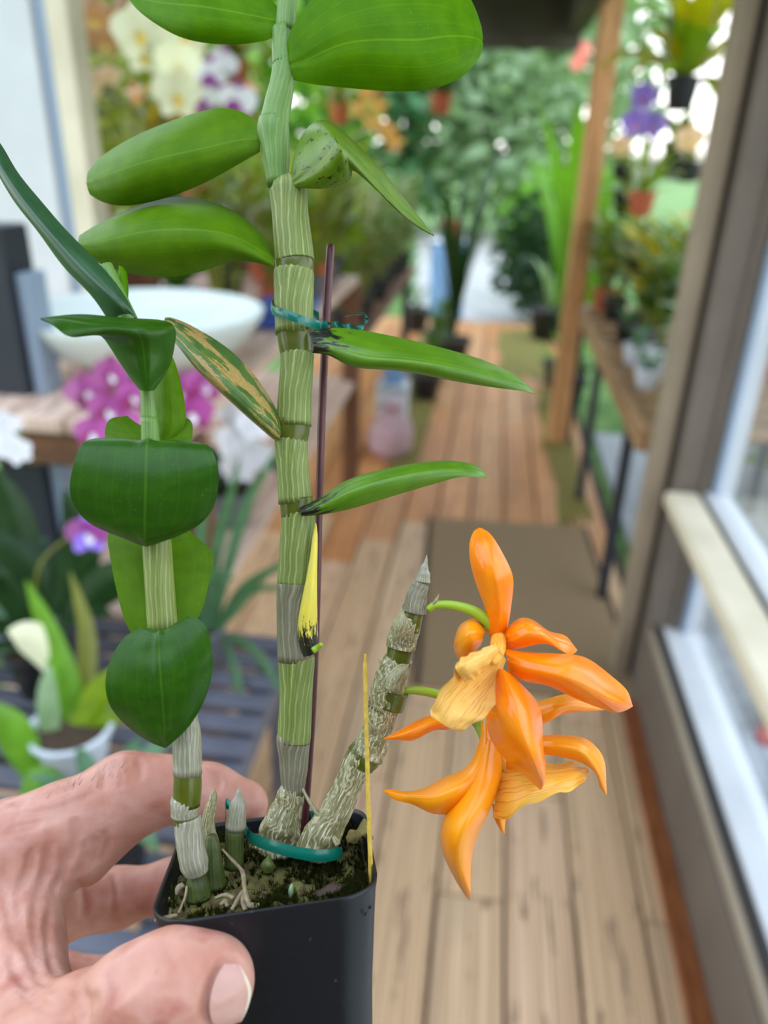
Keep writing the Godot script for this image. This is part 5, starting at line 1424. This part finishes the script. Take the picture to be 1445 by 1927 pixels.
func right_plants() -> void:
	var b := thing("potting_bench", "timber-railed potting bench on black steel legs beyond the taupe post", "bench", Vector3(0.86, 0, -3.14))
	part("front_rail", bar(Vector3(0.05, 0.075, 2.0), 0.006), M.rail_timber, b, put(Vector3(-0.385, 0.715, 0)))
	part("back_rail", bar(Vector3(0.05, 0.075, 2.0), 0.006), M.rail_timber, b, put(Vector3(0.385, 0.715, 0)))
	for k in 13: part("slat", bar(Vector3(0.72, 0.02, 0.09), 0.004), M.rail_timber, b, put(Vector3(0, 0.735, -0.93 + k * 0.155)))
	for z in [0.7, -0.18, -0.96]:
		for s in [-1, 1]:
			part("leg", bar(Vector3(0.035, 0.68, 0.035), 0.004), M.black_steel, b, put(Vector3(s * 0.375, 0.34, z)))
	var pp := thing("white_pipe", "white plastic pipe lying on the ground under the potting bench", "pipe", Vector3(0.85, -0.07, -3.0))
	part("pipe", tube([Vector3(-0.05, 0.0, 0.7), Vector3(0, 0, 0), Vector3(0.06, 0, -0.8)], [0.03, 0.03], 12, 6), M.white_plastic, pp)
	part("collar", tube([Vector3(-0.005, 0.0, 0.05), Vector3(0.005, 0, -0.05)], [0.038, 0.038], 12, 4), M.white_plastic, pp)
	# plants on that bench
	var labels := ["mint-leaved dendrobium in a white pot on the potting bench", "dendrobium with olive leaves in a black pot beside the timber post", "teal strap-leaved orchid in a black pot on the potting bench", "yellow-green dendrobium in a grey pot on the potting bench", "dark-leaved dendrobium in a black pot at the back rail", "pale grey-leaved dendrobium in a white pot at the back rail", "bushy golden dendrobium at the back rail of the potting bench", "teal-leaved dendrobium near the taupe post", "lime dendrobium in a white pot near the taupe post", "short teal dendrobium in a terracotta pot at the bench corner"]
	var spots := [Vector3(0.62, 0.746, -2.75), Vector3(0.58, 0.746, -3.75), Vector3(0.66, 0.746, -3.4), Vector3(0.62, 0.746, -3.1), Vector3(0.98, 0.746, -3.6), Vector3(1.0, 0.746, -3.2), Vector3(0.98, 0.746, -2.85), Vector3(0.72, 0.746, -2.45), Vector3(0.66, 0.746, -2.25), Vector3(0.56, 0.746, -4.0)]
	var tones := [["bg_mint", "bg_green"], ["bg_olive", "bg_lime"], ["bg_teal", "bg_dark"], ["bg_lime", "bg_yellow"], ["bg_dark", "bg_green"], ["bg_mint", "bg_teal"], ["bg_gold", "bg_lime"], ["bg_teal", "bg_green"], ["bg_lime", "bg_mint"], ["bg_teal", "bg_olive"]]
	for k in spots.size():
		cane_plant(labels[k], spots[k], [0.42, 0.55, 0.5, 0.5, 0.6, 0.62, 0.66, 0.4, 0.34, 0.4][k], 6, 10, 0.17, 0.26, [M[tones[k][0]], M[tones[k][1]]], [M.white_plastic, M.black_plastic, M.black_plastic, M.grey_pot, M.black_plastic, M.white_plastic, M.terracotta, M.black_plastic, M.white_plastic, M.terracotta][k], 0.06)
	# hanging pots
	for q in [[Vector3(0.56, 1.58, -2.93), "hanging black pot of bright yellow-green leaves by the open side", ["bg_yellow", "bg_lime"], 36, 0.34], [Vector3(0.56, 1.2, -3.8), "hanging black pot of pale leaves beside the timber post", ["bg_mint", "bg_olive"], 26, 0.17], [Vector3(0.9, 1.4, -2.95), "hanging black pot of teal leaves above the potting bench", ["bg_teal", "bg_green"], 26, 0.24], [Vector3(1.04, 1.62, -3.8), "hanging black pot of golden leaves further out", ["bg_gold", "bg_lime"], 30, 0.26], [Vector3(0.74, 1.4, -3.8), "hanging black pot of olive leaves under the violet flowers", ["bg_olive", "bg_lime"], 26, 0.17]]:
		var t := thing("hanging_orchid", q[1], "potted plant", q[0])
		pot_of(t, 0.055, 0.1, M.black_plastic)
		for k in 2: fan(t, q[3] / 2, Vector3(0, 0.09, 0), q[4], 0.24, 1.6, Vector2(0.0, 1.5), M[q[2][k]])
		wires(t, 0.055, 0.1, 2.14 - q[0].y)
	var v := thing("hanging_vanda", "hanging vanda with three violet flowers beside the timber post", "potted plant", Vector3(0.43, 1.28, -2.58))
	pot_of(v, 0.04, 0.07, M.terracotta)
	fan(v, 10, Vector3(0, 0.06, 0), 0.22, 0.1, 1.4, Vector2(0.3, 1.2), M.bg_lime)
	wires(v, 0.04, 0.07, 0.97)
	part("flower_spike", tube([Vector3(0, 0.06, 0), Vector3(-0.02, 0.16, 0.02), at(1205, 185, 2.62) - v.position], [0.003, 0.002], 8, 12), M.bg_olive, v)
	for q in [[1213, 182], [1196, 232], [1228, 236]]:
		bloom(v, at(q[0], q[1], 2.62) - v.position, Vector3(-0.3, 0.0, 1), 0.105, M.fl_violet, M.fl_violet, true, M.fl_pink)
	for q in [[1168, 275, 3.0, "fl_peach"], [1212, 335, 3.0, "fl_white"], [1298, 262, 2.3, "fl_peach"]]:
		var fo := at(q[0], q[1], q[2])
		var t := thing("hanging_orchid", "hanging sprig with one %s flower near the timber post" % {1168: "peach", 1212: "white", 1298: "yellowish peach"}[q[0]], "potted plant", fo + Vector3(0.02, -0.12, -0.05))
		pot_of(t, 0.035, 0.06, M.black_plastic)
		fan(t, 8, Vector3(0, 0.05, 0), 0.12, 0.2, 1.5, Vector2(0.2, 1.2), M.bg_olive)
		bloom(t, fo - t.position, Vector3(-0.2, 0.1, 1), 0.09, M[q[3]], M[q[3]], true)
		wires(t, 0.035, 0.06, 2.25 - t.position.y)
	# a white pot group on the rail
	for q in [[Vector3(0.55, 0.746, -2.92), "small white pot of grey seedlings on the bench rail", "white_plastic", 0.045], [Vector3(0.54, 0.746, -2.6), "small white pot with a mauve label of seedlings beside the grey seedlings", "white_plastic", 0.042], [Vector3(0.57, 0.746, -3.28), "small black pot of seedlings on the bench rail", "black_plastic", 0.05]]:
		fan_plant(q[1], q[0], 7, 0.1, 0.25, 1.2, Vector2(0.3, 1.0), M.bg_teal, M[q[2]], q[3])
	# at the open end
	var hp := fan_plant("broad bright green leaves in a tub beyond the timber post", Vector3(0.56, -0.1, -5.3), 9, 1.5, 0.13, 0.4, Vector2(0.02, 0.28), M.bg_bright, M.black_plastic, 0.16)
	for q in [[1098, 95, 5.4], [1088, 120, 5.4]]: bloom(hp, at(q[0], q[1], q[2]) - hp.position, Vector3(-0.2, 0.1, 1), 0.12, M.fl_coral, M.fl_coral, true)
	part("flower_stem", tube([Vector3(0, 0.2, 0), Vector3(0, 1.0, 0), at(1094, 105, 5.42) - hp.position], [0.008, 0.004], 8, 12), M.bg_green, hp)
	fan_plant("teal strap-leaved tub beside the bright leaved tub", Vector3(0.5, 0.0, -6.7), 14, 0.5, 0.1, 1.0, Vector2(0.05, 0.6), M.bg_mint, M.black_plastic, 0.16)
	fan_plant("low tub of bright green leaves on the deck behind the timber post", Vector3(0.52, 0.0, -4.75), 14, 0.34, 0.16, 1.3, Vector2(0.2, 0.9), M.bg_bright, M.black_plastic, 0.12)

# ---------------------------------------------------------------- the garden
func foliage(parent: Node3D, centre: Vector3, size: Vector3, count: int, leaf: float, mat: Material) -> void:
	var places := []
	for k in count:
		var p := Vector3(rng.randfn(), rng.randfn(), rng.randfn()).normalized() * pow(rng.randf(), 0.4)
		p += Vector3.ONE * 0.14 * noise.get_noise_3d(p.x * 60.0, p.y * 60.0, p.z * 60.0 + centre.x * 10.0)
		var s := leaf * rng.randf_range(0.6, 1.3)
		places.append(Transform3D(Basis.from_euler(Vector3(rng.randf() * TAU, rng.randf() * TAU, rng.randf() * TAU)).scaled(Vector3.ONE * s), centre + p * size))
	var mm := MultiMesh.new()
	mm.transform_format = MultiMesh.TRANSFORM_3D
	mm.mesh = leaf_mesh(0.5, 0.8, 0.15, 4)
	mm.instance_count = places.size()
	for k in places.size(): mm.set_instance_transform(k, places[k])
	var mi := MultiMeshInstance3D.new()
	mi.name = "foliage"
	mi.multimesh = mm
	mi.material_override = mat
	mi.set_meta("kind", "stuff")
	parent.add_child(mi, true)

func tree(label: String, where: Vector3, h: float, r: float, mat: Material, count: int, leaf: float, low := 0.35, group := "") -> void:
	var t := thing("garden_tree", label, "tree", where, group)
	part("trunk", tube([Vector3(0, 0, 0), Vector3(0.05, h * 0.4, 0), Vector3(0, h * 0.85, 0.05)], [h * 0.03, h * 0.02, h * 0.008], 10, 10, 0.2), M.tree_bark, t)
	for k in 3:
		var a := k * 2.1
		part("branch", tube([Vector3(0, h * 0.4, 0), Vector3(cos(a) * r * 0.4, h * 0.6, sin(a) * r * 0.4), Vector3(cos(a) * r * 0.7, h * 0.75, sin(a) * r * 0.7)], [h * 0.012, h * 0.004], 7, 8, 0.1), M.tree_bark, t)
	foliage(t, Vector3(0, h * (low + 1.0) * 0.5, 0), Vector3(r, h * (1.0 - low) * 0.5, r), count, leaf, mat)

func shrub(label: String, where: Vector3, h: float, r: float, mat: Material, count: int, leaf: float, group := "") -> void:
	var t := thing("garden_shrub", label, "shrub", where, group)
	for k in 4: part("stem", tube([Vector3(0, 0, 0), Vector3(cos(k * 1.6) * r * 0.3, h * 0.4, sin(k * 1.6) * r * 0.3), Vector3(cos(k * 1.6) * r * 0.5, h * 0.8, sin(k * 1.6) * r * 0.5)], [0.015, 0.006], 6, 6), M.tree_bark, t)
	foliage(t, Vector3(0, h * 0.52, 0), Vector3(r, h * 0.5, r), count, leaf, mat)

func build_garden() -> void:
	var gr := structure("ground", "garden ground around the porch", "ground")
	beam("lawn", Vector3(-40, -0.4, -60), Vector3(40, -0.12, 20), M.lawn, gr)
	beam("gravel_strip", Vector3(0.7, -0.13, -4.6), Vector3(3.2, -0.1, 6), M.gravel, gr)
	var pa := structure("path", "pale concrete path leading away from the deck", "path")
	for k in 7: beam("slab", Vector3(-0.75 - 0.12 * k, -0.13, -8.6 - 1.3 * k), Vector3(0.55 - 0.1 * k, -0.1, -7.32 - 1.3 * k), M.concrete, pa, 0.006)
	shrub("dense dark green shrub beside the concrete path", Vector3(0.55, -0.12, -7.9), 1.25, 0.6, M.bg_dark, 1500, 0.11)
	shrub("bright leafy shrub behind the dark one by the path", Vector3(0.75, -0.12, -9.2), 1.5, 0.7, M.bg_bright, 1500, 0.12)
	shrub("loose teal shrub on the far side of the path", Vector3(-1.9, -0.12, -9.4), 1.4, 0.8, M.bg_teal, 1600, 0.12)
	shrub("lime shrub outside behind the potting bench", Vector3(1.62, -0.12, -3.7), 1.75, 0.42, M.bg_lime, 900, 0.12)
	shrub("mint shrub outside behind the potting bench", Vector3(1.6, -0.12, -2.75), 1.6, 0.38, M.bg_mint, 900, 0.12)
	shrub("golden shrub outside beyond the timber post", Vector3(1.5, -0.12, -4.9), 1.7, 0.42, M.bg_gold, 900, 0.12)
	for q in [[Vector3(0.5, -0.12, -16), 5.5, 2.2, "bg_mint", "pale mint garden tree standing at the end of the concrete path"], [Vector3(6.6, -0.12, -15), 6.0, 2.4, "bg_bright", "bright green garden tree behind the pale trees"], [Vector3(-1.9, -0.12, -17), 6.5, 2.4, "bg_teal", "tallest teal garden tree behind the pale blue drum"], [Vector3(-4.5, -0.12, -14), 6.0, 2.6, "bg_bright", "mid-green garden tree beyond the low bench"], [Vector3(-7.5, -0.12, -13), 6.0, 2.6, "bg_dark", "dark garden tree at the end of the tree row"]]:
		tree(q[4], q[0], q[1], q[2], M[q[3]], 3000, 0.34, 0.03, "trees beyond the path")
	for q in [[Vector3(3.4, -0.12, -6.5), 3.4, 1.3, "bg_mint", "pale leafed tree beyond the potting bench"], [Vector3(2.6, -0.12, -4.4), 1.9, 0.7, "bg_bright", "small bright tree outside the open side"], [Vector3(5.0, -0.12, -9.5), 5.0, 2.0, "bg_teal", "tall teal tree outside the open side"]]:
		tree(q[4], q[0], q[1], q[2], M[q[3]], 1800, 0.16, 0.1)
	for q in [[Vector3(-6.0, -0.12, -4.0), 3.2, 1.2, "bg_green", "garden tree beyond the tall bench"], [Vector3(-3.4, -0.12, -8.2), 3.0, 1.1, "bg_olive", "olive garden tree behind the low bench"]]:
		tree(q[4], q[0], q[1], q[2], M[q[3]], 2000, 0.16, 0.08)
	# seen through the lower pane
	var cr := thing("blue_crate", "dark blue crate outside the lower window pane", "crate", Vector3(1.05, -0.1, -1.55))
	part("crate", bar(Vector3(0.26, 0.22, 0.9), 0.01), M.navy, cr, put(Vector3(0, 0.11, 0)))
	part("rim", bar(Vector3(0.28, 0.03, 0.92), 0.006), M.blue_plastic, cr, put(Vector3(0, 0.235, 0)))
	var bu := thing("white_bucket", "white bucket with a red lid outside the lower pane", "bucket", Vector3(0.84, -0.1, -1.72))
	part("bucket", lathe([Vector2(0.001, 0), Vector2(0.05, 0), Vector2(0.06, 0.14), Vector2(0.001, 0.14)], 18), M.white_plastic, bu)
	part("lid", lathe([Vector2(0.001, 0.0), Vector2(0.03, 0.0), Vector2(0.03, 0.03), Vector2(0.001, 0.03)], 18), M.red_plastic, bu, put(Vector3(-0.01, 0.14, 0)))
